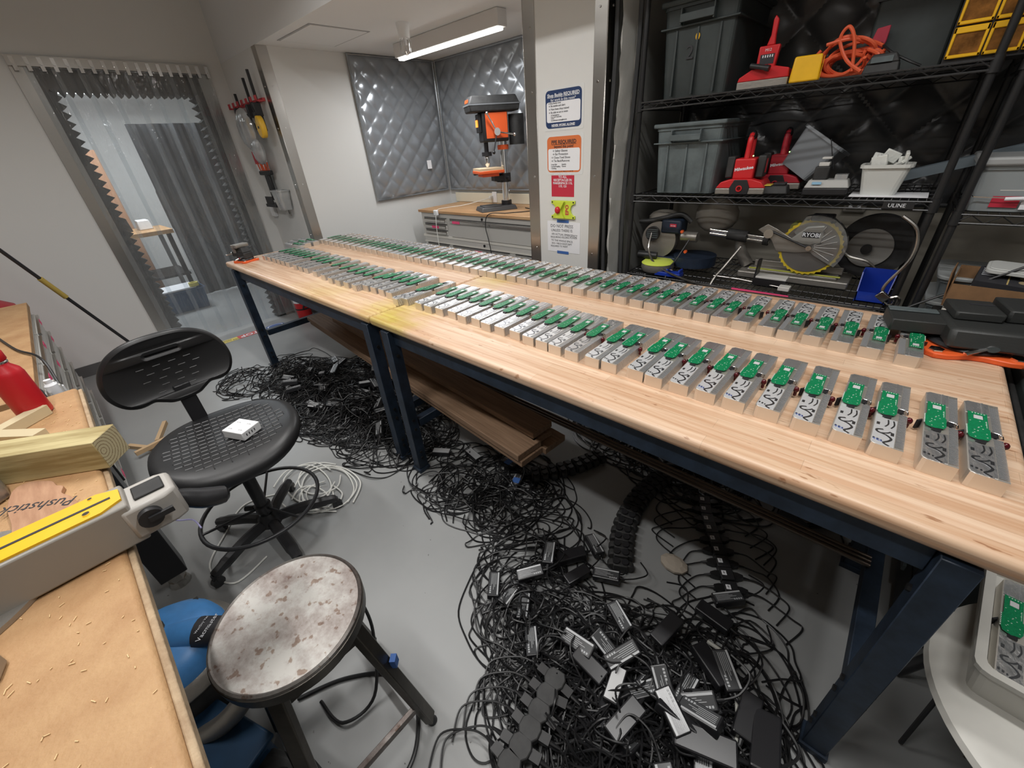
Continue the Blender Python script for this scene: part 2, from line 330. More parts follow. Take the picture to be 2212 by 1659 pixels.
def rings_mat():
    m, nt, p = _nt('treated_pine_end'); L = nt.links.new
    tc = node(nt, 'ShaderNodeTexCoord'); mp = node(nt, 'ShaderNodeMapping'); mp.inputs['Location'].default_value = (-.03, 0, -.05); L(tc.outputs['Object'], mp.inputs[0])
    w = node(nt, 'ShaderNodeTexWave', wave_type='RINGS', rings_direction='Y'); w.inputs['Scale'].default_value = 34; w.inputs['Distortion'].default_value = 1.2; w.inputs['Detail'].default_value = 1; w.inputs['Detail Scale'].default_value = 6; L(mp.outputs[0], w.inputs['Vector'])
    r = node(nt, 'ShaderNodeValToRGB'); r.color_ramp.elements[0].position = .0; r.color_ramp.elements[1].position = .25
    r.color_ramp.elements[0].color = (.22, .15, .07, 1); r.color_ramp.elements[1].color = (.50, .43, .26, 1); L(w.outputs['Fac'], r.inputs[0]); L(r.outputs[0], p.inputs['Base Color']); p.inputs['Roughness'].default_value = .8
    return m
M['pine_end'] = rings_mat()
M['pine'] = mat('treated_pine', (.33, .25, .10), .7, col2=(.56, .47, .24), vscale=2.2, detail=5, stretch=(14, 1, 14), bump=.1, v0=.4, v1=.6)
# ================================================================== structure
XW, YC, X2, YB, ZS, YP = -5.2, 1.76, -4.30, 3.59, 2.42, 2.30
struct(MB().box((-10, -3.2, -.1), (3, 4.4, 0)).build('floor', M['floor']))
struct(MB().box((XW-.2, -3.2, 3.05), (3, YC, 3.15)).build('ceiling', M['ceiling']))
w = MB()   # door wall with the curtained opening Y .43-1.53, z 0-2.33
w.box((XW-.18, -3.2, 0), (XW, .43, 3.05)).box((XW-.18, 1.53, 0), (XW, YC+.1, 3.05)).box((XW-.18, .43, 2.33), (XW, 1.53, 3.05))
struct(w.build('wall_left', M['wall']))
struct(MB().box((XW, YC, 0), (X2-.12, YC+.1, ZS-.0005)).build('wall_return', M['wall']))
struct(MB().box((X2-.12, YC+.001, 0), (X2, YB, ZS-.0005)).build('wall_alcove_left', M['wall']))
struct(MB().box((X2-.12, YB, 0), (-1.0, YB+.1, ZS-.0005)).build('wall_alcove_back', M['wall']))
struct(MB().box((XW-.18, YC+.08, ZS), (3, YB+.1, ZS+.08)).build('ceiling_alcove', M['ceiling']))
struct(MB().box((XW, YC, ZS), (3, YC+.08, 3.05)).build('wall_header', M['ceiling']))
struct(MB().box((-1.93, YP, 0), (-1.38, YP+.75, ZS)).build('wall_pillar', M['wall']))
struct(MB().box((-1.38, 3.0, 0), (3, 3.1, ZS)).build('wall_back_right', mat('beige_wall', (.42, .39, .33), .7)))
struct(MB().box((2.9, -3.2, 0), (3, 3.1, 3.05)).build('wall_right', M['wall']))
struct(MB().box((XW, -3.2, 0), (3, -3.1, 3.05)).build('wall_front', M['wall']))
bb = mat('grey_rubber_base', (.10, .10, .10), .5)
struct(MB().box((XW, -3.1, 0), (XW+.012, .325, .1)).build('baseboard_left', bb))
struct(MB().box((XW, YC-.012, 0), (X2, YC, .1)).build('baseboard_return', bb))
struct(MB().box((X2, YC, 0), (X2+.012, YB, .1)).build('baseboard_alcove', bb))
# stainless corner guards
def angle_guard(name, x, y, wx, wy, z1, sx=1):
    m = MB().box((min(x, x+wx), y-.004, 0), (max(x, x+wx), y, z1))
    m.box((x if sx > 0 else x-.004, y-.004, 0), (x+.004 if sx > 0 else x, y+wy, z1))
    o = struct(m.build(name, M['steel'], bevel=.0015, seg=1))
    rv = MB()
    for z in (.5, .95, 1.4, 1.85, 2.15):
        rv.cyl((x+wx*.6, y-.0075, z), (x+wx*.6, y-.003, z), .006, n=8); rv.cyl((x+sx*.0075, y+wy*.5, z), (x+sx*.003, y+wy*.5, z), .006, n=8)
    rv.build('rivets', M['chrome'], o); return o
angle_guard('trim_1', X2, YC, -.085, .085, ZS, 1)
angle_guard('trim_2', -1.93, YP, .085, .09, ZS, -1)
angle_guard('trim_3', -1.38, YP, -.075, .09, ZS, 1)
# door frame (stainless casing) + foam liner with sawtooth edge
fr = struct(MB().box((XW, .325, 0), (XW+.012, .44, 2.395)).box((XW, 1.52, 0), (XW+.012, 1.625, 2.385)).build('trim_4', M['steel'], bevel=.002, seg=1))
rl = MB().box((XW+.012, .325, 2.33), (XW+.035, 1.625, 2.395)).build('hanging_rail', M['steel'], fr)
for i in range(18):
    y = .36+i*.0735
    MB().box((XW+.035, y-.012, 2.30), (XW+.042, y+.012, 2.385)).cyl((XW+.042, y, 2.345), (XW+.052, y, 2.345), .009, n=8).build('hanger_clip', M['chrome'], fr)
def saw(n, a, d):  # n teeth of pitch a, depth d
    return [q for i in range(n) for q in ((i*a, 0), (i*a+a/2, d))]+[(n*a, 0)]
tl = saw(38, .0605, .045); tt = saw(21, .052, -.045)
fo = thing('foam_liner', 'dark foam lining with sawtooth edge inside the curtained doorway', 'foam', (XW, 0, 0))
MB().prism([(.4305, 0)]+[(.49+d, z) for z, d in tl if z < 2.20]+[(.4305, 2.2)], -.17, -.02, 'x').build('foam_strip', M['foam'], fo)
MB().prism([(1.5295, 2.2)]+[(1.47-d, z) for z, d in reversed(tl) if z < 2.20]+[(1.5295, 0)], -.17, -.02, 'x').build('foam_strip', M['foam'], fo)
MB().prism([(1.5295, 2.329), (.4305, 2.329)]+[(.431+a, 2.20+d) for a, d in tt], -.16, -.03, 'x').build('foam_strip', M['foam'], fo)
# clear pvc strips
cu = thing('strip_curtain', 'clear plastic strip curtain hanging in the doorway on the left', 'curtain', (0, 0, 0))
for i in range(8):
    y0 = .40+i*.148; y1 = y0+.185; m = MB(); n = 30; v = []; x0 = XW+.02+.006*(i % 2)
    for k in range(n+1):
        z = .03+(2.37-.03)*k/n; sag = .012*math.sin(z*3+i*1.3)*(1-k/n)
        for j in range(5):
            v.append((x0+sag+.008*math.sin(j*1.3+i), y0+(y1-y0)*j/4, z))
    f = [(k*5+j, k*5+j+1, (k+1)*5+j+1, (k+1)*5+j) for k in range(n) for j in range(4)]
    m.add(v, f); m.build('curtain_strip', M['pvc'], cu, smooth=True)
# ------------------------------------------------------------------ room beyond the doorway
struct(MB().box((-9.6, -1.5, 0), (-9.5, 4.3, 3.0)).build('wall_far_room', M['wall']))
struct(MB().box((-9.6, 4.2, 0), (XW-.18, 4.3, 3.0)).build('wall_far_room_side', M['wall']))
struct(MB().box((-9.6, -1.5, 0), (XW-.18, -1.4, 3.0)).build('wall_far_room_near', M['wall']))
struct(MB().box((-9.6, -1.5, 2.95), (XW-.18, 4.3, 3.05)).build('ceiling_far_room', M['ceiling']))
v = []; n = 60; zz = (.02, 2.1)
for k in range(n+1):
    y = 1.16+.95*k/n; x = -7.2+.02*math.sin(k*.45)+.008*math.sin(k*1.3); v += [(x, y, zz[0]), (x, y, zz[1]), (x-.01, y, zz[0]), (x-.01, y, zz[1])]
f = []
for k in range(n): a = k*4; f += [(a, a+4, a+5, a+1), (a+2, a+3, a+7, a+6)]
tag(MB().add(v, f).build('dark_curtain', M['dark_curtain'], smooth=True), 'dark pleated curtain hanging in the room beyond the doorway', 'curtain')
for (x, y) in ((-7.9, .95), (-8.6, 1.15)):
    t = thing('ceiling_lamp', 'lit tube lamp seen through the curtain, %s of two' % ('nearer' if x > -8 else 'farther'), 'lamp', (x, y, 2.55))
    MB().box((-.06, -.6, .03), (.06, .6, .08)).build('housing', M['white'], t); MB().cyl((0, -.58, .01), (0, .58, .01), .02, n=10).build('lamp_tube', M['glow_dim'], t)
    [MB().cyl((0, q, .08), (0, q, .4), .004, n=6).build('hanging_wire', M['chrome'], t) for q in (-.4, .4)]
t = thing('workbench', 'orange topped workbench seen through the curtain in the next room', 'workbench', (-7.75, .75, 0))
MB().box((-.4, -.9, .86), (.4, .42, .91)).build('tabletop', M['ply'], t)
for sx in (-.34, .34):
    for sy in (-.85, .36): MB().cbox((sx, sy, .43), (.05, .05, .86)).build('leg', M['black'], t)
MB().box((-.38, -.85, .3), (.38, .4, .33)).build('shelf', M['black_dull'], t)
t = thing('storage_box', 'blue and clear storage tote on the floor beyond the doorway', 'box', (-6.75, .86, 0))
MB().tub((0, 0, 0), .36, .40, .26, .42, .46).build('tub', M['mid_blue'], t); MB().box((-.2, -.21, .262), (.16, .15, .28)).build('paper_stack', M['paper'], t)
tag(MB().at((-6.62, 1.0, .281)).lathe([(.03, 0), (.055, 0), (.055, .045), (.03, .045), (.03, 0)], 20).build('tape_roll', mat('yellow_tape', (.60, .52, .12), .5)), 'roll of yellow tape on the tote beyond the doorway', 'tape')
for i, (y, z, c, nm) in enumerate(((.42, .93, 'paper', 'white'), (.72, .93, 'black', 'black'), (.95, .93, 'white', 'pale'))):
    tag(MB().taper((-7.85, y, .911), (.25, .16), (.22, .13), .22-.05*i).build('tool_case', M[c], bevel=.01), '%s case on the workbench beyond the doorway' % nm, 'case')
t = thing('floor_panel', 'tall wooden board leaning behind the workbench beyond the doorway', 'board', (-8.4, .35, 0))
MB().box((-.03, 0, 0), (0, .55, 1.9)).build('board', M['brown_ply'], t)
t = thing('standing_machine', 'dark machine standing on the bench end beyond the doorway', 'machine', (-8.25, 1.55, 0)); MB().box((-.25, -.2, 0), (.25, .2, .8)).build('stand', M['white'], t, bevel=.01); MB().box((-.22, -.2, .8), (.22, .2, 1.35)).build('body', M['black_dull'], t, bevel=.02); MB().box((.221, -.12, .95), (.225, .12, 1.2)).build('window', M['vent_grey'], t)
# floor marking tape with writing at the threshold
t = thing('floor_tape', 'floor tape with yellow, red STOP and blue pieces at the doorway threshold', 'tape', (-4.93, 0, 0))
MB().box((-.045, .60, .001), (.045, .90, .002)).build('yellow_piece', mat('yellow_floor_tape', (.75, .60, .10), .5), t)
MB().box((-.05, .90, .001), (.05, 1.17, .0022)).build('red_piece', mat('red_floor_tape', (.60, .05, .04), .5), t)
MB().prism([(.075*math.cos(a*R(15)), 1.29+.1*math.sin(a*R(15))) for a in range(24)], .001, .0022).build('blue_piece', mat('blue_floor_tape', (.05, .10, .30), .5), t)
MB().prism([(.06*math.cos(a*R(15)), 1.29+.082*math.sin(a*R(15))) for a in range(24)], .0022, .0026).build('white_ring', M['paper'], t)
MB().prism([(.052*math.cos(a*R(15)), 1.29+.072*math.sin(a*R(15))) for a in range(24)], .0026, .003).build('blue_centre', mat('blue_floor_print', (.05, .10, .30), .5), t)
text('STOP', .095, M['paper'], t, (0, 1.04, .003), (0, 0, -90), 'stop_lettering', bold=.002)
text('ARE YOU WEARING\nPROPER PPE', .034, M['text_dark'], t, (0, .75, .0025), (0, 0, -90), 'question_lettering')
# fire extinguisher
t = thing('fire_extinguisher', 'red fire extinguisher standing on the floor by the wall corner', 'extinguisher', (-4.86, 1.62, 0))
MB().lathe([(.072, 0), (.078, .01), (.078, .33), (.07, .37), (.045, .405), (.022, .42), (.022, .44)], 24).build('cylinder', M['red'], t, smooth=True)
MB().lathe([(.0785, .20), (.0795, .20), (.0795, .31), (.0785, .31)], 24).build('label_band', M['paper'], t)
MB().lathe([(.0795, .12), (.081, .12), (.081, .135), (.0795, .135)], 24).build('strap', M['black'], t); MB().cyl((0, 0, .43), (0, 0, .47), .02).box((-.015, -.11, .47), (.015, .02, .482)).box((-.015, .0, .48), (.015, .02, .51)).box((-.015, -.11, .50), (.015, .02, .51)).build('valve', M['black'], t)
MB().tube(spline([(0, .02, .46), (.05, .08, .44), (.09, .05, .3), (.085, -.03, .14)]), .009).build('hose', M['black'], t, smooth=True)
MB().box((-.02, -.10, .455), (.02, -.085, .515)).build('safety_pin_tag', M['yellow'], t)
# ceiling hatch
t = thing('ceiling_hatch', 'square flush access panel in the alcove ceiling', 'panel', (-3.81, 2.10, ZS))
MB().box((-.27, -.23, -.006), (.27, .23, 0)).build('panel', M['ceiling'], t, bevel=.002, seg=1)
MB().box((-.285, -.245, -.003), (.285, .245, .0)).build('frame', mat('hatch_gap', (.35, .35, .35), .6), t)
# lamp in the alcove
t = thing('strip_light', 'lit white strip light on the alcove ceiling above the drill press', 'lamp', (-3.17, 2.79, ZS))
MB().box((-.64, -.05, -.10), (.64, .05, -.0)).build('housing', mat('lamp_housing', (.70, .68, .66), .5), t, bevel=.006)
MB().box((-.62, -.028, -.118), (.62, .028, -.1)).build('diffuser', M['glow'], t, bevel=.006)
t = thing('sprinkler', 'ceiling sprinkler head with wire guard beside the strip light', 'sprinkler', (-3.2, 2.42, ZS))
MB().cyl((0, 0, -.09), (0, 0, 0), .04, .05).cyl((0, 0, -.13), (0, 0, -.09), .014).build('fitting', M['white'], t, smooth=True)
g = MB()
for k in range(8):
    a = k*math.pi/4; g.tube([(.02*math.cos(a), .02*math.sin(a), -.08), (.045*math.cos(a), .045*math.sin(a), -.11), (.04*math.cos(a), .04*math.sin(a), -.17), (.0, .0, -.19)], .002, 5)
g.build('wire_guard', M['chrome'], t)
# high room lamps (out of frame, over the room)
for i, (x, y) in enumerate(HIGH_LAMPS):
    t = thing('ceiling_lamp', ('first', 'second', 'third', 'fourth')[i]+' strip light on the high ceiling, counted from the far left', 'lamp', (x, y, 3.05), 0, 'strip lights over the room')
    MB().box((-.62, -.06, -.07), (.62, .06, 0)).build('housing', M['white'], t)
# ------------------------------------------------------------------ quilted blankets
def quilt(w, h, cell, puff, res=.014, wav=.01, seed=0):
    rr = random.Random(seed); nx = int(w/res); nz = int(h/res); v = []; ph = rr.random()*6
    for j in range(nz+1):
        for i in range(nx+1):
            x = w*i/nx; z = h*j/nz; a = (x+z*1.0)/cell; b = (x-z*1.0)/cell
            q = (abs(math.sin(math.pi*a))*abs(math.sin(math.pi*b)))**.34
            e = min(x, w-x, z, h-z); q *= min(1, e/.035)
            big = wav*(math.sin(x*5+ph)+math.sin(z*3.3+x*2+ph))+.0016*math.sin(x*41+z*17+ph*3)*math.sin(z*37-x*9)
            v.append((x, -puff*q-big-.012 if 0 < i < nx and 0 < j < nz else -.012-big, z))
    f = [(j*(nx+1)+i, j*(nx+1)+i+1, (j+1)*(nx+1)+i+1, (j+1)*(nx+1)+i) for j in range(nz) for i in range(nx)]
    return v, f, nx, nz
def blanket(name, label, loc, rot, w, h, cell, m, puff=.022, seed=0, wav=.006):
    t = thing(name, label, 'blanket', loc, rot)
    v, f, nx, nz = quilt(w, h, cell, puff, seed=seed, wav=wav)
    MB().add(v, f).build('quilting', m, t, smooth=True)
    b = MB(); b.tube([(0, -.014, 0), (w, -.014, 0), (w, -.014, h), (0, -.014, h)], .011, 6, closed=True); b.build('edge_binding', m, t, smooth=True)
    return t
blanket('acoustic_blanket', 'silver grey quilted blanket on the left alcove wall', (X2+.012, 2.545, 1.165), R(90), 1.0, 1.245, .20, M['vinyl_grey'], seed=1)
blanket('acoustic_blanket', 'silver grey quilted blanket behind the drill press', (X2+.05, YB-.012, 1.165), 0, 2.7, 1.245, .21, M['vinyl_grey'], seed=2)
b1 = blanket('acoustic_blanket', 'black quilted blanket on the wall behind the shelving rack', (-1.20, 2.985, 1.2), 0, 3.9, 1.2, .27, M['vinyl_black'], puff=.035, seed=3)
# grey hanging side curtain between pillar and rack
v = []; n = 70
for k in range(n+1):
    z = .05+2.34*k/n
    for j in range(9):
        x = -1.335+.075*j/8; y = 2.33+.05*math.sin(j*.9+z*.6)+.006*math.sin(z*22+j*1.7)+.005*math.sin(z*43-j*2); v.append((x+.012*math.sin(z*4), y, z))
f = [(k*9+j, k*9+j+1, (k+1)*9+j+1, (k+1)*9+j) for k in range(n) for j in range(8)]
t = thing('hanging_quilt', 'narrow grey quilted curtain hanging between the pillar and the rack', 'curtain')
o = MB().add(v, f).build('cloth', M['fabric_grey'], t, smooth=True); sm = o.modifiers.new('thick', 'SOLIDIFY'); sm.thickness = .006
e = MB()
for x in (-1.352, -1.245): e.tube([(x+.012*math.sin(.05+2.34*k/30*4), 2.325+(.0 if x < -1.3 else .035), .05+2.34*k/30) for k in range(31)], .012, 6)
e.build('black_edging', M['vinyl_black'], t, smooth=True)
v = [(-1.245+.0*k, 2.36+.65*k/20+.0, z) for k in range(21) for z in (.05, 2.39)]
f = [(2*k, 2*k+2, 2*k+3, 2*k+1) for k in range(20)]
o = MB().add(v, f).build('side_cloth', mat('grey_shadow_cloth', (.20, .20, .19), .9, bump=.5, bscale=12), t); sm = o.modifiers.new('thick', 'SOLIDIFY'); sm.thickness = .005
tag(MB().at((X2+.06, 3.28, 1.41), (0, 0, 0)).box((-.002, -.03, 0), (.0, .03, .085)).build('care_label', M['paper']), 'small white printed tag on the left grey quilted blanket', 'label')
# ================================================================== wall signs on the pillar
def rrect(w, h, r, n=6):
    o = []
    for sx, sy, a0 in ((1, -1, -90), (1, 1, 0), (-1, 1, 90), (-1, -1, 180)):
        for k in range(n+1): an = R(a0+90*k/n); o.append((sx*(w/2-r)+r*math.cos(an), sy*(h/2-r)+r*math.sin(an)))
    return o
def sign(name, label, cx, cz, w, h, col, r=.025, head=.3, foot=.14, mat_head=None):
    t = thing(name, label, 'sign', (cx, YP, cz))
    MB().prism(rrect(w+.03, h+.026, .01), -.0012, -.0002, 'y').build('laminate', mat('clear_laminate', (.74, .75, .74), .25), t)
    MB().prism(rrect(w, h, r), -.0018, -.0012, 'y').build('printed_border', col, t)
    b = .008; z1 = h/2-h*head; z0 = -h/2+h*foot
    MB().prism([(p[0], p[1]+(z0+z1)/2) for p in rrect(w-2*b, z1-z0, .012 if foot < .1 or True else .001)], -.0024, -.0018, 'y').build('white_panel', M['paper'], t)
    return t
t = sign('safety_sign', 'navy bordered white sign headed Shop Buddy REQUIRED, uppermost on the pillar', -1.651, 1.752, .254, .187, M['navy_print'], head=.30, foot=.16)
def tx(s, size, m, x, z, al='CENTER', ul=False, bold=.0002, sx=1, w=None, sp=1):
    o = text(s, size, m, t, (x, -.0028, z), (90, 0, 0), 'lettering', .0002, al, bold, sx, space=sp)
    if ul:
        b = o.data; xs = [q.co.x for q in b.vertices]; MB().box((x+min(xs)*sx, -.003, z-size*.45), (x+max(xs)*sx, -.0026, z-size*.39)).build('underline', m, t)
tx('Shop Buddy REQUIRED', .023, M['text_light'], 0, .068, ul=True, bold=.0006)
tx('for work in this room*', .019, M['text_light'], 0, .046)
for s, x, z, u in (('A Shop Buddy must:', -.105, .031, 0), ('\u2192 Be awake and alert', -.105, .018, 0), ('\u2192 Have been shop trained', -.105, .002, 0), ('\u2192 Be able to act in event', -.105, -.014, 0), ('of emergency', -.088, -.027, 0)):
    tx(s, .0135 if x == -.105 and z < .03 else .011, M['text_dark'], x, z, 'LEFT')
tx('If you need a shop buddy,\ncontact:', .0075, M['text_dark'], -.088, -.040, 'LEFT')
tx('mt.makerspace-training@mit.edu', .0085, M['text_dark'], -.088, -.053, 'LEFT')
tx('NEVER WORK ALONE!', .0165, M['text_light'], 0, -.079, ul=True, bold=.0005)
t = sign('safety_sign', 'orange bordered white sign headed PPE REQUIRED, second down on the pillar', -1.647, 1.52, .250, .192, M['orange_print'], head=.33, foot=.05)
tx('PPE REQUIRED', .028, M['text_dark'], 0, .066, ul=True, bold=.0005); tx('beyond this point!', .0195, M['text_dark'], 0, .043, bold=.0003)
for i, s in enumerate(('\u2192 Safety Glasses', '\u2192 Ear Protection', '\u2192 Close-Toed Shoes', '\u2192 Tie Back/Remove:')): tx(s, .0165, M['text_dark'], -.085 if i < 2 else -.095, .021-i*.018, 'LEFT')
tx('\u00b7 Long Hair          \u00b7 Jewelry\n\u00b7 Loose/Dangling  \u00b7 Gloves\n  Clothing', .011, M['text_dark'], -.1, -.063, 'LEFT')
t = thing('power_sign', 'small red square sign about the EPO button shunting power', 'sign', (-1.656, YP, 1.346))
MB().box((-.087, -.0012, -.061), (.087, -.0002, .061)).build('panel', M['red_print'], t)
o = text('THIS EPO BUTTON\nSHUNTS POWER\nTO ALL\nRECEPTACLES IN\nMAKERSPACE 115,\n119, 121', .0185, M['text_light'], t, (0, -.0016, .043), (90, 0, 0), 'lettering', .0002, 'CENTER', .0004, space=.95)
t = thing('emergency_button', 'lime green EPO emergency shut off plate with red button, notched sides', 'button', (-1.648, YP, 1.209))
pl = []
for sx, sz in ((1, 1), (-1, 1), (-1, -1), (1, -1)):
    pass
pl = [(-.092, -.054), (.092, -.054), (.092, -.035)]+[(.092-.034*math.cos(R(a)), .035*math.sin(R(a))) for a in range(-75, 76, 15)]+[(.092, .035), (.092, .054), (-.092, .054), (-.092, .035)]+[(-.092+.034*math.cos(R(a)), .035*math.sin(R(a))) for a in range(75, -76, -15)]+[(-.092, -.035)]
MB().prism(pl, -.012, -.0005, 'y').build('plate', M['lime'], t, bevel=.002)
MB().prism([(-.05, -.05), (.02, -.05), (-.01, 0), (.02, .05), (-.05, .05), (-.03, 0)], -.03, -.012, 'y').build('guard', M['lime'], t, bevel=.002)
MB().ball((-.025, -.034, 0), .02, 16, (1, .8, 1.1)).build('button', M['red'], t, smooth=True)
for sx in (-.082, .082):
    for sz in (-.045, .045): MB().cyl((sx, -.0135, sz), (sx, -.011, sz), .005, n=8).build('screw', M['black'], t)
text('EPO', .034, M['red_print'], t, (.035, -.0125, 0), (90, -90, 0), 'lettering', .0003, 'CENTER', .0012)
t = thing('handwritten_note', 'handwritten paper note DO NOT PRESS taped below the EPO plate', 'note', (-1.65, YP, 1.036))
MB().box((-.132, -.0015, -.098), (.132, -.0005, .098)).build('paper', M['paper'], t)
hw = ('DO NOT PRESS', 'UNLESS THERE IS', 'AN ACTUAL EMERGENCY', 'REQUIRING KILLING POWER', 'TO THE WHOLE SPACE.', 'EHS + MECH SHOP DEPT', 'REQUIRED TO RESET')
for i, s in enumerate(hw): text(s, (.028, .024, .019, .0175, .0175, .016, .016)[i], M['text_dark'], t, (-.105+.004*(i % 3), -.002, (.068, .040, .017, -.004, -.024, -.044, -.063)[i]), (90, rnd.uniform(-2, 2), 0), 'handwriting', .0002, 'LEFT', 0, .95)
for z in (.101, -.099): MB().box((-.052, -.0022, z-.009), (.043, -.0016, z+.009)).build('blue_tape', M['blue_tape'], t)
# ================================================================== tool chest + drill press in the alcove
t = thing('tool_chest', 'light grey two tier drawer chest with wooden top under the drill press', 'tool chest', (-4.09, 2.94, 0))
t.scale = (1.0466, 1.0466, .976)
MB().box((0, 0, .12), (1.98, .58, 1.025)).build('body', M['chest'], t, bevel=.006)
MB().box((-.02, -.02, 1.025), (2.0, .60, 1.053)).build('wooden_top', M['chest_wood'], t, bevel=.003)
MB().box((-.004, -.006, .76), (1.984, .0, .785)).box((-.004, -.006, .70), (1.984, 0, .712)).build('tier_seam', mat('bright_seam', (.78, .76, .70), .4), t)
def drawer(x0, x1, z0, z1, tape=None):
    d = MB().box((x0, -.012, z0), (x1, 0, z1)).build('drawer', M['chest'], t, bevel=.002, seg=1)
    MB().prism([(-.012, z1-.004), (-.030, z1-.012), (-.030, z1-.034), (-.012, z1-.03)], x0+.006, x1-.006, 'x').build('pull', M['steel'], d)
    MB().box((x0, -.014, z1), (x1, -.001, z1+.006)).build('gap', M['black_dull'], d)
    if tape is not None: MB().box((x0+tape, -.0325, z1-.036), (x0+tape+.11, -.0305, z1-.01)).build('label_tape', M['pink_tape'], d)
cols = ((.06, .42), (.48, 1.9))
for z1, tp in ((.97, None), (.905, .14)): drawer(.06, .42, z1-.055, z1, tp)
drawer(.06, .42, .795, .842); drawer(.48, 1.92, .79, .97, .06)
for i in range(5):
    z1 = .69-i*.115; drawer(.06, .42, z1-.1, z1); drawer(.48, 1.28, z1-.045, z1, .35 if i < 2 else None); drawer(.48, 1.28, z1-.1, z1-.053, .35 if i == 0 else None); drawer(1.36, 1.92, z1-.1, z1, .2 if i == 1 else None)
for x, z in ((.95, .995), (1.9, .99), (.95, .735)): MB().cyl((x, -.008, z), (x, 0, z), .012, n=12).box((x-.002, -.012, z-.014), (x+.002, -.006, z+.006)).build('key_lock', M['black'], t)
for x in (.1, 1.88):
    for y in (.08, .5): MB().cyl((x-.02, y, .06), (x+.02, y, .06), .06, n=18).box((x-.03, y-.03, .1), (x+.03, y+.03, .125)).build('caster', M['black'], t)
tag(MB().box((-4.17, 3.556, 1.03), (-2.4, 3.57, 1.13)).build('backboard', mat('cream_board', (.74, .69, .55), .6), None, bevel=.002), 'cream backboard behind the drill press below the blanket', 'board')
t = thing('wall_outlet', 'white wall outlet in the cream backboard with a cream plug', 'outlet', (-3.50, 3.555, 1.09))
MB().box((-.035, -.005, -.055), (.035, 0, .055)).build('cover_plate', M['white'], t, bevel=.002); MB().box((-.05, -.05, -.02), (-.02, -.005, .015)).build('plug', M['white_cord'], t, bevel=.004)
c = MB().tube(spline([(-3.535, 3.50, 1.085), (-3.70, 3.28, 1.042), (-3.79, 3.08, 1.036), (-3.77, 2.93, 1.036), (-3.76, 2.89, .99), (-3.765, 2.875, .8), (-3.755, 2.87, .5), (-3.77, 2.87, .1)]), .004, 6).build('white_power_cord', M['white_cord'], None, smooth=True)
tag(c, 'cream power cord running over the wooden chest top and down its front', 'cord'); MB().cbox((-3.765, 2.90, 1.01), (.055, .03, .055)).build('tap_plug', M['white'], c, bevel=.006)
tag(MB().tube(spline([(-2.85, 3.32, 1.035), (-2.65, 3.2, 1.035), (-2.80, 3.0, 1.035), (-2.95, 2.90, 1.033), (-3.0, 2.885, .93), (-2.96, 2.875, .78), (-2.94, 2.875, .6), (-2.97, 2.875, .2)]), .0045, 6).build('black_power_cord', M['cable'], None, smooth=True), 'black power cord hanging down the right part of the chest front', 'cord')
t = thing('drill_press', 'black and orange bench drill press on the wooden chest top', 'drill press', (-3.09, 3.22, 1.028), R(-28), None)
t.scale = (1.0466, 1.0466, 1.12)
# local: -y is the front of the machine
MB().taper((0, -.05, 0), (.23, .36), (.20, .33), .035).build('base', M['iron'], t, bevel=.004); MB().box((-.09, -.19, .0351), (.09, -.02, .042)).build('base_table', M['iron'], t, bevel=.002)
MB().cyl((0, .06, .03), (0, .06, .07), .05).build('column_socket', M['black'], t, smooth=True)
MB().cyl((0, .06, .05), (0, .06, .78), .034).build('column', M['chrome'], t, smooth=True)
MB().lathe([(.036, .47), (.05, .47), (.052, .49), (.05, .505), (.036, .505)], 24, (0, .06, 0)).build('column_collar', M['orange'], t, smooth=True)
MB().cyl((0, .06, .22), (0, .06, .29), .055).box((-.05, -.06, .235), (.05, .05, .275)).cyl((.05, .06, .255), (.13, .06, .255), .012).cyl((-.10, 0, .25), (-.02, 0, .25), .03).build('table_bracket', M['black'], t, smooth=True)
MB().box((-.12, -.22, .30), (.12, .02, .322)).box((-.08, -.18, .275), (.08, -.02, .30)).build('table', M['orange'], t, bevel=.004)
MB().box((-.115, -.215, .322), (.115, .015, .342)).build('wooden_table_board', mat('pale_ply', (.72, .55, .36), .6), t, bevel=.001)
MB().tube([(-.12, -.2, .29), (-.16, -.2, .29), (-.16, -.14, .29), (-.12, -.14, .29)], .006, 6).build('table_handle', M['black'], t)
MB().box((-.075, -.14, .53), (.075, .10, .74)).build('head', M['black'], t, bevel=.012)
MB().box((.0755, -.11, .555), (.0785, .09, .735)).box((-.0785, -.11, .555), (-.0755, .09, .735)).build('orange_side_panel', M['orange'], t, bevel=.002)
MB().taper((0, -.02, .74), (.19, .44), (.20, .46), .05).taper((0, -.02, .79), (.20, .46), (.16, .40), .06).build('belt_cover', M['black_dull'], t, bevel=.01)
MB().box((-.205/2, -.252, .785), (.205/2, .212, .795)).build('cover_seam', mat('grey_edge', (.16, .17, .18), .4), t)
text('RIDGID', .032, M['orange'], t, (0, -.243, .815), (75, 0, 0), 'lettering', .001, 'CENTER', .001)
MB().box((-.05, -.165, .60), (.05, -.14, .73)).build('switch_box', M['black'], t, bevel=.006); MB().box((-.022, -.175, .64), (.022, -.165, .69)).build('lit_switch', M['led_orange'], t, bevel=.003)
MB().cyl((.08, -.02, .60), (.115, -.02, .60), .028).build('feed_hub', M['chrome'], t, smooth=True)
for a in (90+35, -10, -110):
    ca, sa = math.cos(R(a)), math.sin(R(a)); MB().cyl((.1, -.02, .60), (.13, -.02+.15*ca, .60+.15*sa), .006, n=8).ball((.132, -.02+.155*ca, .60+.155*sa), .014).build('feed_handle', M['chrome'] if a != -110 else M['black'], t, smooth=True)
MB().cyl((0, -.1, .46), (0, -.1, .53), .02).cyl((0, -.1, .43), (0, -.1, .46), .045).build('quill', M['black'], t, smooth=True)
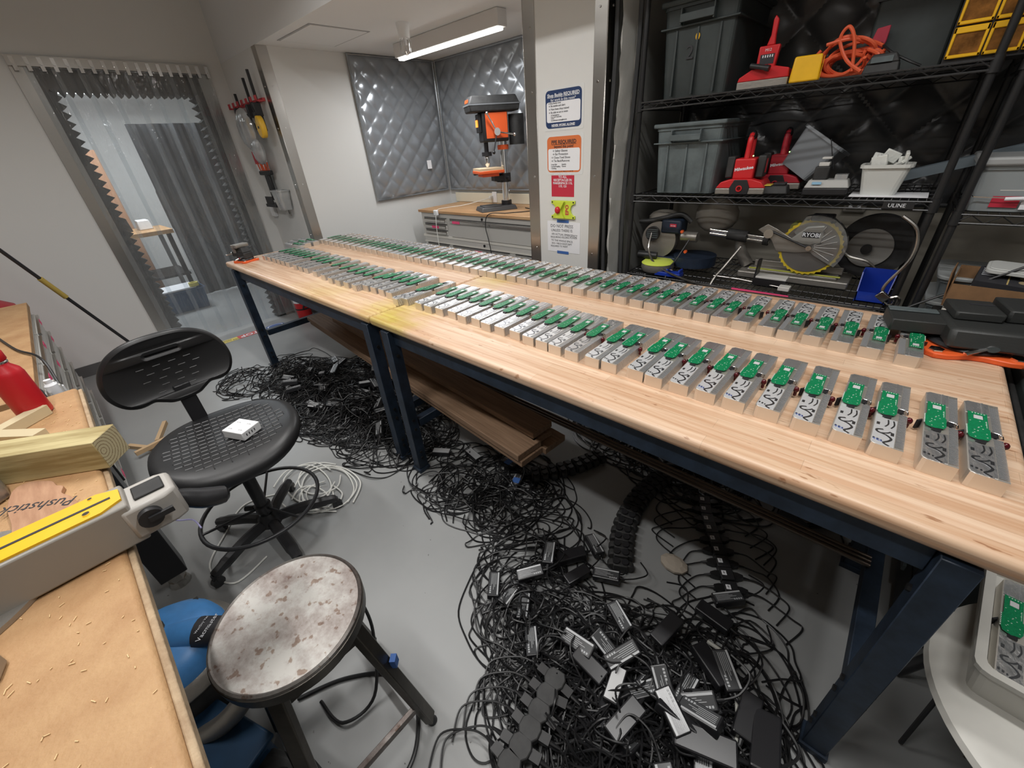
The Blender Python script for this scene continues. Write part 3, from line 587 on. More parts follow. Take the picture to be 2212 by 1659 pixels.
MB().lathe([(.008, .345), (.014, .35), (.024, .37), (.024, .41), (.018, .43)], 20, (0, -.1, 0)).cyl((0, -.1, .30), (0, -.1, .35), .003, n=8).build('chuck', M['chrome'], t, smooth=True)
MB().cyl((0, .20, .50), (0, .20, .72), .07).build('motor', M['black_dull'], t, smooth=True)
# ================================================================== tool board on the return wall (y = YC)
t = thing('tool_rail', 'red slotted tool rail on the narrow wall beside the doorway', 'tool rail', (-4.85, YC, 2.07))
MB().box((-.33, -.025, -.012), (.42, -.002, .012)).build('rail', mat('faded_red', (.55, .06, .07), .5), t)
for i in range(7):
    x = -.31+i*.115; MB().box((x, -.075, -.014), (x+.012, -.025, -.004)).box((x+.03, -.075, -.014), (x+.042, -.025, -.004)).box((x, -.077, -.014), (x+.012, -.07, .03)).box((x+.03, -.077, -.014), (x+.042, -.07, .03)).build('fork_hook', mat('red_hook', (.55, .06, .07), .5), t)
for i, (x, l) in enumerate(((-4.93, .34), (-4.62, .42), (-4.47, .46))):
    o = thing('bar_clamp', ('leftmost', 'middle', 'rightmost')[i]+' of three black bar clamps hooked on the red rail', 'clamp', (x, YC-.06, 2.0))
    MB().box((-.008, -.01, -.16), (.008, .01, l-.18)).build('bar', M['black'], o); MB().box((-.02, -.05, -.05), (.02, .014, .05)).box((-.015, -.06, -.14), (.015, .0, -.09)).build('jaw', M['black'], o, bevel=.004); MB().cyl((0, -.05, -.12), (0, -.05, -.02), .016, n=12).build('grip', M['black_soft'], o)
t = thing('tape_measure', 'yellow oval tool case hanging from the rail by a black strap', 'case', (-4.45, YC-.075, 1.87))
MB().prism([(.055*math.cos(R(a)), .085*math.sin(R(a))) for a in range(0, 360, 20)], -.05, 0, 'y').build('case', mat('yellow_case', (.80, .48, .04), .35), t, bevel=.01); MB().tube(spline([(0, -.025, .08), (-.03, -.03, .14), (-.05, -.02, .18)]), .012, 8).build('strap', M['black'], t, smooth=True)
MB().box((-.01, -.053, -.012), (.014, -.05, .006)).build('mark', M['black'], t)
t = thing('plastic_bag', 'clear plastic bag of small tools hanging below the red rail', 'bag', (-4.75, YC-.12, 1.75))
MB().ball((0, 0, .12), .17, 14, (1, .35, 1)).ball((.1, 0, -.06), .11, 12, (1, .4, 1)).build('bag', M['bag'], t, smooth=True)
for i in range(7): x = -.12+i*.035; MB().box((x, -.015, .0+.01*(i % 3)), (x+.018, .01, .2+.02*(i % 2))).build('tool', M[('black', 'chest', 'yellow', 'black_dull')[i % 4]], t, bevel=.003)
t = thing('dispenser_box', 'white and red cardboard pack mounted under the plastic bag', 'box', (-4.98, YC, 1.50))
MB().box((-.06, -.05, 0), (.14, -.002, .2)).build('box', M['paper'], t, bevel=.003); MB().box((-.061, -.052, .09), (.141, -.05, .2)).build('red_panel', M['red_print'], t)
t = thing('brush_holder', 'black hand brush and orange scrub head on the narrow wall', 'brush', (-4.98, YC, 1.40))
MB().box((.09, -.06, -.14), (.19, -.03, .10)).build('brush_back', M['black'], t, bevel=.01); MB().box((.0, -.07, .09), (.27, -.03, .13)).build('brush_head', M['black'], t, bevel=.01)
br = MB()
for i in range(26):
    x = .0+.25*rnd.random(); br.cyl((x, -.05, .12), (x+rnd.uniform(-.02, .02), -.05+rnd.uniform(-.02, .02), .20), .004, n=5)
br.build('bristles', mat('orange_bristle', (.85, .14, .05), .6), t, kind='stuff')
MB().box((-.02, -.10, -.20), (.25, -.002, -.17)).box((.02, -.1, -.17), (.2, -.09, -.10)).build('dustpan', M['black'], t, bevel=.004)
t = thing('clear_holder', 'small clear acrylic holder with crumpled plastic under the brush', 'holder', (-4.62, YC-.06, 1.30)); MB().tub((0, 0, -.12), .14, .09, .18, .2, .11).build('holder', M['bag'], t); MB().ball((0, 0, -.05), .05, 8, (1, .7, .7)).build('plastic_scrap', M['bag'], t)
t = thing('wall_thermostat', 'white blank wall box low on the narrow wall', 'box', (-5.1, YC, 1.18)); MB().box((-.05, -.03, -.09), (.06, -.001, .09)).build('box', M['white'], t, bevel=.004)
t = thing('cover_plate', 'slim vertical slot plate low on the narrow wall', 'plate', (-4.70, YC, 1.20)); MB().box((-.02, -.008, -.09), (.02, -.001, .09)).build('plate', M['chest'], t, bevel=.002); MB().box((-.008, -.01, -.07), (.008, -.0075, .07)).build('slot', M['black'], t)
# ================================================================== work tables (tops z .93)
TY0, TY1 = .862, 2.075
def work_table(name, label, x0, x1, ends):
    t = thing(name, label, 'table', (0, 0, 0))
    MB().box((x0, TY0, .886), (x1, TY1, .93)).build('tabletop', M['top_wood'], t, bevel=.016, seg=4)
    L = ends[0]+.03, ends[1]-.03
    for x in ends:
        for y in (.890, 1.655):
            leg = MB().cbox((x, y, .44), (.058, .058, .88)).build('leg', M['navy_steel'], t, bevel=.002, seg=1)
            MB().cbox((x, y-.001 if y < 1 else y, .012), (.07, .07, .024)).build('foot', M['navy_steel'], leg)
            bo = MB()
            for z in (.10, .14, .30, .36, .75): bo.cyl((x-.036, y, z), (x+.036, y, z), .009, n=6)
            bo.build('bolts', M['black_metal'], leg, kind='stuff')
        for z in (.315, .84): MB().cbox((x, 1.28, z), (.045, .70, .05)).build('cross_bar', M['navy_steel'], t, bevel=.002, seg=1)
    for y in (.905, 1.655): MB().cbox(((L[0]+L[1])/2, y, .845), (L[1]-L[0], .03, .075)).build('apron_rail', M['navy_steel'], t, bevel=.002, seg=1)
    return t
work_table('work_table', 'far butcher block work table with dark blue steel legs, by the doorway', -3.975, -1.779, (-3.86, -1.72-.115))
work_table('work_table', 'near butcher block work table with dark blue steel legs, by the shelving rack', -1.771, .365, (-1.655, .275))
# ------------------------------------------------------------------ finned aluminium units
ub = MB()
ub.prism([(-.0295, .012), (-.0265, .003), (-.019, 0), (.0295, 0), (.0295, .007), (.014, .007), (.014, .323), (.0295, .323), (.0295, .33), (-.022, .33), (-.0295, .322)], 0, .0355)
fins = MB()
k = .0105
while k < .320:
    if not .163 < k < .190: fins.box((.014, k, .0), (.0295, k+.0024, .0355))
    k += .0052
cover = MB().prism([(-.0275, .012), (-.025, .005), (-.019, .002), (.0, .002), (.001, .0), (.007, .0), (.008, .004), (.0125, .004), (.0125, .125), (-.012, .125), (-.022, .150), (-.0275, .150)], .0355, .0365)
chan = MB()
def ribbon(mb, pts, w, z0, z1):
    P = spline([(x, y, 0) for x, y in pts], 6); n = len(P); v = []
    for i in range(n):
        t = (P[min(i+1, n-1)]-P[max(i-1, 0)]).normalized(); nx = Vector((-t.y, t.x, 0))*w/2
        v += [tuple(P[i]+nx+Vector((0, 0, z1))), tuple(P[i]-nx+Vector((0, 0, z1))), tuple(P[i]+nx+Vector((0, 0, z0))), tuple(P[i]-nx+Vector((0, 0, z0)))]
    f = []
    for i in range(n-1): a = i*4; f += [(a, a+1, a+5, a+4), (a+2, a, a+4, a+6), (a+1, a+3, a+7, a+5)]
    mb.add(v, f)
ribbon(chan, [(.004, .004), (-.006, .012), (.002, .024), (.006, .036), (-.004, .048), (-.019, .054), (-.021, .064), (-.010, .070)], .0048, .0360, .0369)
ribbon(chan, [(-.012, .052), (-.002, .058), (.004, .066)], .004, .0360, .0369)
ribbon(chan, [(-.008, .085), (-.003, .10), (-.004, .12)], .003, .0360, .0369)
ribbon(chan, [(.003, .083), (.008, .10), (.006, .12)], .003, .0360, .0369)
chan.box((.004, .050, .036), (.010, .064, .0368)).box((-.024, .088, .036), (-.018, .100, .0368)).box((-.026, .020, .036), (-.022, .027, .0368)).box((-.019, .018, .036), (-.015, .025, .0368)).box((-.012, .016, .036), (-.009, .022, .0368))
plate = MB().prism([(-.0275, .265), (.0125, .265), (.0125, .327), (-.0215, .327), (-.0275, .320)], .0355, .0362).box((.0, .262, .0362), (.0035, .328, .0372))
pcb = MB()
ho = [(-.012, .232), (-.002, .232), (.0, .235), (.0, .246), (-.002, .249), (-.012, .249), (-.014, .246), (-.014, .235)]
pcb.prism([(-.0285, .150), (-.026, .140), (-.012, .134), (.004, .140), (.008, .150), (.008, .188), (.0060, .190), (.0060, .226), (-.0262, .226), (-.0262, .198), (-.0285, .195)], .0400, .0416)
pcb.box((-.0262, .226, .0400), (.0060, .230, .0416)).box((-.0262, .250, .0400), (.0060, .262, .0416)).box((-.0262, .230, .0400), (-.0175, .250, .0416)).box((-.0005, .230, .0400), (.0060, .250, .0416))
det = MB()
for q in range(16):
    x = -.026+.031*rnd.random(); y = .142+.08*rnd.random(); det.box((x, y, .0416), (x+.0022, y+.0012, .0423))
for q in range(7): det.box((-.0305, .152+q*.0062, .0398), (-.0285, .155+q*.0062, .0418)); det.box((.0025, .195+q*.0045, .0416), (.004, .197+q*.0045, .042))
for q in range(5): det.box((-.020+q*.005, .256, .0416), (-.0175+q*.005, .2585, .042))
cc = MB().box((-.0165, .231, .0362), (-.0015, .249, .0412))
conn = MB().box((.010, .166, .028), (.021, .184, .0395)).box((-.016, .127, .0365), (.0, .136, .041)).prism([(-.030, .185), (-.040, .172), (-.036, .170), (-.030, .178)], .006, .030)
loop = MB().tube([(.010, .190, .037), (.024, .188, .037), (.029, .182, .037), (.029, .168, .037), (.018, .164, .037)], .0011, 5)
bulb = MB().ball((.0345, .160, .027), .0075, 12, (1, 1, 1.2)).cyl((.0345, .160, .008), (.0345, .160, .02), .004, n=8)
parts = [('body', ub, 'alu_plain', False), ('cooling_fins', fins, 'alu', False), ('milled_cover', cover, 'alu_mill', False), ('milled_channel', chan, 'alu_dark', False), ('end_plate', plate, 'alu_mill', False), ('circuit_board', pcb, 'pcb', False), ('chip', cc, 'chip', False), ('connectors', conn, 'black', False), ('wire_clip', loop, 'chrome', True), ('bulb', bulb, 'dark_red', True)]
UM = {}
M['chip'] = mat('chip_lid', (.75, .76, .76), .4, .3)
for nme, mb, mt, smo in parts:
    me = mb.mesh(nme, smo); me.materials.append(M[mt]); UM[nme] = me
UD = det.mesh('board_components'); UD.materials.append(M['pcb_detail'])
M['bright_cover'] = mat('glare_pale_cover', (.90, .91, .92), .36, .6, bump=.3, bscale=60)  # milled cover copy, bright reflection put into a paler colour
cover_b = UM['milled_cover'].copy(); cover_b.materials.clear(); cover_b.materials.append(M['bright_cover'])
wtx = M['text_dark']
def unit(x, y, rot, label, group, bulb=True, bright=False, z=.9302):
    t = thing('finned_module', label, 'electronic module', (x, y, z), rot, group)
    for nme in UM:
        if nme == 'bulb' and not bulb: continue
        me = cover_b if (nme == 'milled_cover' and bright) else UM[nme]
        o = bpy.data.objects.new(nme, me); C.objects.link(o); o.parent = t
        if nme in ('cooling_fins', 'connectors'): o['kind'] = 'stuff'
        if nme == 'circuit_board': d = bpy.data.objects.new('board_components', UD); C.objects.link(d); d.parent = o; d['kind'] = 'stuff'
    return t
FRONT = [(-3.66, 1.07), (-3.56, 1.07), (-3.47, 1.075), (-3.385, 1.075), (-3.305, 1.075), (-3.215, 1.075), (-3.07, 1.07), (-2.975, 1.068), (-2.89, 1.068), (-2.74, 1.062), (-2.60, 1.052), (-2.48, 1.04), (-2.385, 1.04), (-2.293, 1.046), (-2.125, 1.075), (-2.045, 1.078), (-1.965, 1.08), (-1.88, 1.073), (-1.72, 1.06), (-1.597, 1.057),
 (-1.523, 1.056), (-1.447, 1.064), (-1.363, 1.07), (-1.285, 1.06), (-1.205, 1.07), (-1.132, 1.058), (-1.054, 1.06), (-.972, 1.062), (-.896, 1.053), (-.828, 1.05), (-.765, 1.047), (-.689, 1.042), (-.605, 1.042), (-.542, 1.043), (-.451, 1.048), (-.388, 1.041), (-.311, 1.045), (-.236, 1.045), (-.162, 1.047), (-.082, 1.054), (.003, 1.051), (.084, 1.05), (.156, 1.046), (.242, 1.046), (.314, 1.047)]
ORD = ['first', 'second', 'third', 'fourth', 'fifth', 'sixth', 'seventh', 'eighth', 'ninth', 'tenth', 'eleventh', 'twelfth']
def nth(n):   # 1-based ordinal in words
    tn = {2: 'twenty', 3: 'thirty', 4: 'forty'}; tee = ['thirteenth', 'fourteenth', 'fifteenth', 'sixteenth', 'seventeenth', 'eighteenth', 'nineteenth', 'twentieth']
    if n <= 12: return ORD[n-1]
    if n <= 20: return tee[n-13]
    return tn[n//10].replace('y', 'ieth') if n % 10 == 0 else tn[n//10]+'-'+ORD[n % 10-1]
r2 = random.Random(3)
nF = len(FRONT)
for i, (x, y) in enumerate(FRONT):
    k = nF-1-i
    if k == 0: lb = 'finned metal module at the very right end of the front row'
    elif k < 12: lb = '%s finned metal module counted from the right end of the front row' % ORD[k]
    elif i < 12: lb = '%s finned metal module from the far left end of the front row' % ORD[i]
    else: lb = '%s finned metal module counted from the right end of the front row' % nth(k+1)
    unit(x-.0295, y, r2.uniform(-.012, .012), lb, 'finned modules in the front row', bulb=i > 28, bright=(i > 18 and i < 36 and i % 7 != 3) or (36 <= i < 43))
blue_ink = mat('blue_ink', (.05, .12, .5), .5)
for o in [q for q in bpy.data.objects if q.get('group') == 'finned modules in the front row']:
    if any(abs(o.location.x+.0295-x) < .002 for x in (-.236, -.162, .003, .084, .156)): text('TCL', .010, blue_ink, o, (-.0165, .018, .0372), (0, 0, 0), 'blue_handwriting', .0001)
t = unit(-2.225, 1.045, R(-7), 'skewed finned metal module showing its comb end near the table seam', 'finned modules in the front row')
unit(-1.795, 1.035, R(-9), 'skewed finned metal module lying right at the table seam, front row', 'finned modules in the front row')
BACK = [-3.838, -3.742, -3.642, -3.547, -3.455, -3.355, -3.26, -3.169, -3.09, -3.016, -2.934, -2.857, -2.78, -2.70, -2.63, -2.555, -2.463, -2.38, -2.293, -2.211, -2.127, -2.043, -1.962, -1.885, -1.806, -1.731, -1.658, -1.581, -1.504, -1.427, -1.348, -1.271, -1.198, -1.128, -1.053, -.972, -.897, -.822, -.745, -.67, -.594, -.525, -.45, -.384, -.305, -.22, -.15, -.072, .0, .083, .170]
nB = len(BACK)
for i, x in enumerate(BACK):
    k = nB-1-i
    if k == 0: lb = 'finned metal module nearest the right vise in the back row'
    elif k < 12: lb = '%s finned metal module counted from the right end of the back row' % ORD[k]
    elif i < 12: lb = '%s finned metal module from the far left end of the back row' % ORD[i]
    else: lb = '%s finned metal module counted from the right end of the back row' % nth(k+1)
    y = 1.628 if x < -.9 else 1.628-.035*(x+.9)
    unit(x-.0295, y+.33, math.pi+r2.uniform(-.012, .012), lb, 'finned modules in the back row', bulb=i > 30, bright=i > 20)
for i, y in enumerate((1.42, 1.495, 1.57)):
    unit(-4.15 if i else -4.08, y, R(-90), 'finned metal module turned sideways at the far end, %s of three' % ('nearest', 'middle', 'farthest')[i], 'sideways modules at the far end', bulb=False)
# ------------------------------------------------------------------ vises
M['iron_dark'] = mat('dark_painted_iron', (.035, .037, .036), .5, .2, bump=.15, bscale=120)
def vise(label, loc, rot, s, light=False, handle=True):
    t = thing('bench_vise', label, 'vise', loc, rot); t.scale = (s, s, s)
    sw = []
    for k in range(36):
        a = k*math.pi/18; e = max(0, math.cos(2*a-math.pi/2*0))
        rr = .085+.045*max(0, abs(math.cos(a*2+math.pi/2)))**3; sw.append((rr*math.cos(a), rr*math.sin(a)))
    base = MB().prism(sw, 0, .022).build('swivel_base', M['orange'], t, bevel=.004)
    for a in (45, 135, 225, 315): MB().cyl((.108*math.cos(R(a)), .108*math.sin(R(a)), .022), (.108*math.cos(R(a)), .108*math.sin(R(a)), .029), .016, n=6).build('bolt_head', M['chrome'], base)
    MB().lathe([(.082, .022), (.085, .03), (.078, .04), (.06, .045)], 28).build('turntable', M['black'], t, smooth=True)
    if handle:
        MB().box((-.055, -.06, .04), (.055, .075, .105)).taper((0, .02, .105), (.11, .10), (.075, .05), .055).build('fixed_body', M['black_dull'], t, bevel=.008)
        MB().box((-.036, -.15, .06), (.036, -.05, .115)).build('slide', M['black_dull'], t, bevel=.004)
        MB().box((-.078, -.012, .160), (.078, .022, .195)).box((-.074, .022, .17), (.074, .028, .19)).build('rear_jaw', M['grey_iron'], t, bevel=.003)
        MB().box((-.078, -.062, .160), (.078, -.030, .195)).box((-.05, -.095, .10), (.05, -.05, .165)).build('front_jaw', M['grey_iron'], t, bevel=.003)
        MB().cyl((0, -.20, .085), (0, -.14, .085), .014).cyl((-.075, -.185, .085), (.075, -.185, .085), .006, n=10).ball((-.078, -.185, .085), .009).ball((.078, -.185, .085), .009).build('screw_handle', M['chrome'], t, smooth=True)
    else:
        MB().taper((0, .035, .04), (.17, .20), (.14, .20), .075).build('fixed_body', M['iron_dark'], t, bevel=.012)
        MB().box((-.062, -.175, .055), (.030, -.06, .105)).build('front_jaw', M['iron_dark'], t, bevel=.004)
        MB().box((-.064, -.172, .1055), (-.035, -.065, .112)).build('jaw_lip', M['vent_grey'], t, bevel=.002)
        MB().box((-.095, -.05, .115), (.01, .045, .150)).box((-.11, .05, .115), (.0, .15, .165)).build('rear_jaw', M['iron_dark'], t, bevel=.006)
        MB().box((-.06, -.01, .1505), (-.052, .04, .1515)).build('slot', M['text_dark'], t)
    MB().cyl((.055, .02, .055), (.085, .02, .055), .012).cyl((.075, .02, .055), (.10, -.03, .035), .006, n=8).build('lock_lever', M['chrome'], t, smooth=True)
    return t
v1 = vise('black and orange bench vise on the near right corner of the tables', (.275, 1.845, .9302), R(-78), 1.25, handle=False)
v1.scale = (1.3, 1.2, .80)
v2 = vise('small black and orange vise at the far left end of the tables', (-3.80, .975, .9302), R(-70), .70, True)
# ------------------------------------------------------------------ lumber and rods on the lower bars
plk = [(-3.62, 1.30, -.93, 1.06, .342, .15), (-3.60, 1.42, -.90, 1.19, .342, .14), (-3.63, 1.29, -.94, 1.05, .378, .15), (-3.35, 1.43, -.95, 1.16, .378, .12), (-3.3, 1.36, -.96, 1.17, .414, .13)]
for i, (xa, ya, xb, yb, z, w) in enumerate(plk):
    l = math.hypot(xb-xa, yb-ya); a = math.atan2(yb-ya, xb-xa)
    o = MB().box((0, -w/2, 0), (l, w/2, .034)).build('board', M['lumber'], None, bevel=.003)
    o.location = (xa, ya, z); o.rotation_euler = (0, 0, a)
    tag(o, ('lowest front brown board of the lumber under the tables', 'lowest rear brown board of the lumber under the tables', 'second layer front brown board of the lumber under the tables', 'second layer rear brown board of the lumber under the tables', 'topmost brown board of the lumber under the tables')[i], 'board')
for i in range(3):
    tag(MB().cyl((-1.9, 1.36+.022*i, .350), (.262, 1.325+.018*i, .350), .0075, n=10).build('metal_rod', mat('dull_rod_%d' % i, (.16, .13, .11), .35, .8), None, smooth=True), '%s long thin metal rod lying on the bars under the near table' % ('front', 'middle', 'rear')[i], 'rod')
# ================================================================== cables, adapters and power strips on the floor
R3 = random.Random(21)
def cable_pile(name, label, blobs, n, zmax, r=.0034, pts=9, spread=.55):
    m = MB(); tot = sum(b[4] for b in blobs)
    for i in range(n):
        q = R3.random()*tot
        for b in blobs:
            q -= b[4]
            if q <= 0: break
        cx, cy, sx, sy = b[:4]; c = []; ang = R3.random()*6.28; rad = R3.uniform(.05, .16)
        x = R3.gauss(0, .5)*sx+cx; y = R3.gauss(0, .5)*sy+cy
        typ = R3.random()
        for k in range(pts):
            if typ < .6: ang += R3.uniform(.4, 1.5)*(1 if i % 2 else -1); x += rad*math.cos(ang); y += rad*math.sin(ang)
            else: ang += R3.gauss(0, .5); x += .09*math.cos(ang); y += .09*math.sin(ang)
            dx, dy = (x-cx)/(sx*1.1), (y-cy)/(sy*1.1); d = math.hypot(dx, dy)
            if d > 1: pl = .45; x -= (x-cx)*(1-1/d)*pl; y -= (y-cy)*(1-1/d)*pl; ang += .5
            h = max(0, 1-min(1, d)**1.5)
            c.append((x, y, r+.001+R3.random()**1.6*zmax*h+(R3.random()*.02 if R3.random() < .2 else 0)))
        m.tube(spline(c, 5), r, 5, True)
    return tag(m.build(name, M['cable'], None, smooth=True), label, 'cables', None, 'stuff')
cable_pile('cable_pile', 'large heap of tangled black cables under the far table', [(-3.55, .95, .35, .22, 1.3), (-3.1, .98, .45, .34, 3), (-2.55, 1.02, .45, .34, 3.2), (-2.1, 1.0, .35, .28, 2.2), (-2.85, 1.45, .4, .25, 1.4), (-3.72, .62, .22, .16, .5), (-2.75, .95, .5, .3, 2)], 560, .15)
cable_pile('cable_pile', 'tangled black cables on the floor behind the tables by the chest', [(-2.9, 1.85, .3, .14, 1), (-2.45, 1.75, .35, .2, 1.4), (-2.1, 1.62, .25, .2, 1.2)], 95, .1)
cable_pile('cable_pile', 'tangled black cables around the middle table legs', [(-1.45, 1.0, .22, .2, 1.1), (-1.2, .98, .25, .2, 1.4), (-.95, 1.0, .22, .18, 1.3), (-1.1, 1.15, .25, .15, .9)], 95, .07)
cable_pile('cable_pile', 'dense nearest heap of tangled black cables under the near table', [(-.78, .85, .16, .16, .9), (-.62, .66, .20, .16, 1.5), (-.42, .62, .2, .2, 1.8), (-.22, .66, .2, .22, 2.6), (-.06, .72, .2, .22, 2.6), (-.30, .42, .2, .14, 1.8), (-.12, .50, .2, .14, 1.8), (.06, .95, .12, .15, .8), (.1, .72, .1, .12, .9)], 400, .10)
cable_pile('cable_pile', 'tangled black cables on the floor behind the near table', [(-1.0, 1.85, .16, .14, .8), (-.75, 1.85, .25, .18, 1.6), (-.48, 1.82, .22, .18, 1.6), (-.28, 1.75, .2, .13, 1)], 120, .08)
def brick_mesh():
    a = MB().box((-.055, -.024, 0), (.055, .024, .030)).mesh('case'); b = MB().box((-.050, -.020, .0301), (.050, .020, .0306)).mesh('printed_label'); c = MB().box((-.050, .0135, .0306), (.050, .0195, .0309)).mesh('silver_strip')
    d = MB()
    for i in range(5): d.box((-.045, .008-i*.005, .0306), (-.045+.05+.012*(i % 3), .0095-i*.005, .0308))
    for i in range(4): d.box((.015+i*.008, -.016, .0306), (.0205+i*.008, -.010, .0308))
    return a, b, c, d.mesh('label_print')
BR = brick_mesh()
M['brick_case'] = mat('adapter_case', (.016, .016, .018), .3); M['brick_label'] = mat('adapter_label', (.06, .062, .065), .22); M['brick_strip'] = mat('adapter_strip', (.45, .46, .47), .3); M['bl_print'] = mat('adapter_print', (.4, .41, .42), .5)
for me, k in zip(BR, ('brick_case', 'brick_label', 'brick_strip', 'bl_print')): me.materials.append(M[k])
BL2 = BR[1].copy(); BL2.materials.clear(); BL2.materials.append(mat('silver_label', (.62, .63, .64), .25, .3))
def adapter(x, y, z, rz, tilt=(0, 0), label='', group=None, sc=1, silver=False, lab=True, plain=False, blue=0):
    t = thing('power_adapter', label, 'power adapter', (x, y, z), (tilt[0], tilt[1], rz), group); t.scale = (sc,)*3
    def P(me, nm, par):
        o = bpy.data.objects.new(nm, me); C.objects.link(o); o.parent = par; return o
    c = P(BR[0], 'case', t); b = c.modifiers.new('bevel', 'BEVEL'); b.width = .004; b.segments = 2
    if lab:
        l = P(BL2 if silver else BR[1], 'printed_label', t)
        if not plain: P(BR[2], 'silver_strip', l); P(BR[3], 'label_print', l)
    m = MB().cyl((.055, 0, .015), (.075, 0, .012), .006, .004, 8); m.tube(spline([(.07, 0, .012), (.12, .01, .02), (.16, .05, .006), (.13, .10, .004)]), .003, 5)
    if blue: MB().box((-.02, -.021, .031), (.02, .018, .0325)).build('blue_tape', M['blue_tape'], c)
    if not hasattr(adapter, 'cord'): adapter.cord = m.mesh('cord', True); adapter.cord.materials.append(M['cable'])
    P(adapter.cord, 'cord', t); return t
ADS = [(-0.805, 0.624, 0.010, -50, 'leftmost upright black power adapter at the edge of the near cable heap'),
 (-0.727, 0.641, 0.010, -84, 'tilted black power adapter second from the left edge of the near heap'),
 (-0.648, 0.638, 0.010, -57, 'black power adapter with silver stripe, third from the left of the near heap'),
 (-0.539, 0.554, 0.010, -45, 'grey labelled power adapter lowest of the left group of the near heap'),
 (-0.702, 0.743, 0.055, 52, 'small black adapter above the left group of the near heap'),
 (-0.695, 0.865, 0.055, -60, 'dark adapter with bright edge in the middle upper part of the near heap'),
 (-0.628, 0.935, 0.020, 54, 'matt black rounded adapter without label near the thick splitter chain', dict(lab=False, sc=1.15)),
 (-0.582, 1.043, 0.020, -32, 'black power adapter with label left of the thick splitter chain top'),
 (-0.559, 0.877, 0.020, 69, 'plain dark adapter below the matt rounded one', dict(lab=False)),
 (-0.465, 0.952, 0.020, 23, 'black power adapter lying at the foot of the thick splitter chain'),
 (-0.333, 0.819, 0.055, -28, 'black adapter with silver stripe in the middle of the near heap'),
 (-0.235, 0.614, 0.055, 101, 'bright silver faced adapter crossed by a cable in the near heap', dict(silver=True, plain=True)),
 (-0.169, 0.551, 0.055, 78, 'large plain grey adapter low in the near heap', dict(lab=False, sc=1.2)),
 (-1.655, 1.041, 0.002, 35, 'silver faced adapter just right of the middle table legs', dict(silver=True, plain=True)),
 (-1.480, 1.142, 0.002, -6, 'white labelled adapter below the lumber ends, left of the others', dict(silver=True)),
 (-1.129, 1.132, 0.002, 112, 'adapter with blue masking tape upright near the short splitter chain', dict(blue=1)),
 (-1.257, 1.217, 0.002, -2, 'adapter with blue masking tape right under the lumber ends', dict(blue=1)),
 (-0.054, 1.154, 0.030, 43, 'black labelled adapter lying across the end of the labelled outlet strip'),
 (-0.074, 1.051, 0.030, -7, 'plain black adapter below the end of the labelled outlet strip', dict(lab=False, sc=1.1)),
 (-0.059, 0.741, 0.055, -93, 'upright black adapter with printed label in the right of the near heap'),
 (0.001, 0.718, 0.055, 57, 'black adapter with large white stripe near the bottom of the near heap'),
 (-0.026, 0.865, 0.055, -30, 'long smooth black adapter in the right part of the near heap', dict(lab=False, sc=1.2)),
 (0.166, 0.755, 0.055, -80, 'large black box adapter at the bottom right of the near heap', dict(lab=False, sc=1.5)),
 (0.035, 0.646, 0.055, 19, 'large black box adapter at the bottom centre of the near heap', dict(lab=False, sc=1.5)),
 (0.105, 0.794, 0.055, -87, 'black adapter beside the grey cord in the near heap', dict(lab=False, sc=1.2))]
def A(x, y, z, deg, lb, **k): adapter(x, y, z, R(deg), (R3.uniform(-.12, .12), R3.uniform(-.12, .12)), lb, None, **k)
for a in ADS: A(*a[:5], **(a[5] if len(a) > 5 else {}))
for i in range(34):
    x = R3.uniform(-3.45, -2.0); y = R3.uniform(.75, 1.35); adapter(x, y, R3.uniform(.04, .12), R3.uniform(0, 6.3), (R3.uniform(-.5, .5), R3.uniform(-.5, .5)), 'black power adapter buried in the cable heap under the far table', 'adapters under the far table', 1.0, silver=i % 9 == 0, plain=i % 9 == 0)
for i in range(16):
    x = R3.uniform(-.95, -.3); y = R3.uniform(1.72, 1.95); adapter(x, y, R3.uniform(.01, .07), R3.uniform(0, 6.3), (R3.uniform(-.3, .3), R3.uniform(-.3, .3)), 'black power adapter in the cables behind the near table', 'adapters behind the near table')
for i in range(22):
    x = R3.uniform(-.45, .08); y = R3.uniform(.45, .92); adapter(x, y, R3.uniform(.02, .085), R3.uniform(0, 6.3), (R3.uniform(-.5, .5), R3.uniform(-.4, .4)), 'black power adapter half hidden in the dense near cable heap', 'adapters half hidden in the near heap', 1.1, lab=i % 3 != 0)
for i in range(8):
    x = R3.uniform(-2.9, -2.1); y = R3.uniform(1.62, 1.9); adapter(x, y, R3.uniform(.02, .07), R3.uniform(0, 6.3), (R3.uniform(-.3, .3), R3.uniform(-.3, .3)), 'black power adapter in the cables behind the far table', 'adapters behind the far table')
# outlet splitter chains
def chain(name, label, pts, n, fn):
    t = thing(name, label, 'power strip'); P = spline([(x, y, 0) for x, y in pts], 24)
    L = [0]
    for i in range(1, len(P)): L.append(L[-1]+(P[i]-P[i-1]).length)
    for j in range(n):
        s = L[-1]*(j+.5)/n; i = next((i for i in range(1, len(P)) if L[i] >= s), len(P)-1)
        d = (P[i]-P[i-1]).normalized(); fn(t, P[i], math.atan2(d.y, d.x), j, L[-1]/n)
    return t
def stack_block(t, p, a, j, pitch):
    m = MB().at((p.x, p.y, 0), (0, 0, a)); h = pitch*.46
    m.box((-h, -.030, .002), (h, .030, .050))
    for s in (-1, 1): m.cyl((-h*.7, s*.034, .028), (h*.7, s*.034, .028), .021, n=12)
    o = m.build('splitter_block', M['black_dull'], t, bevel=.004)
    m2 = MB().at((p.x, p.y, 0), (0, 0, a)); m2.cyl((0, -.018, .046), (0, -.018, .058), .015, n=10).cyl((0, .018, .046), (0, .018, .058), .015, n=10); m2.build('plug_caps', M['black'], o, smooth=True, kind='stuff')
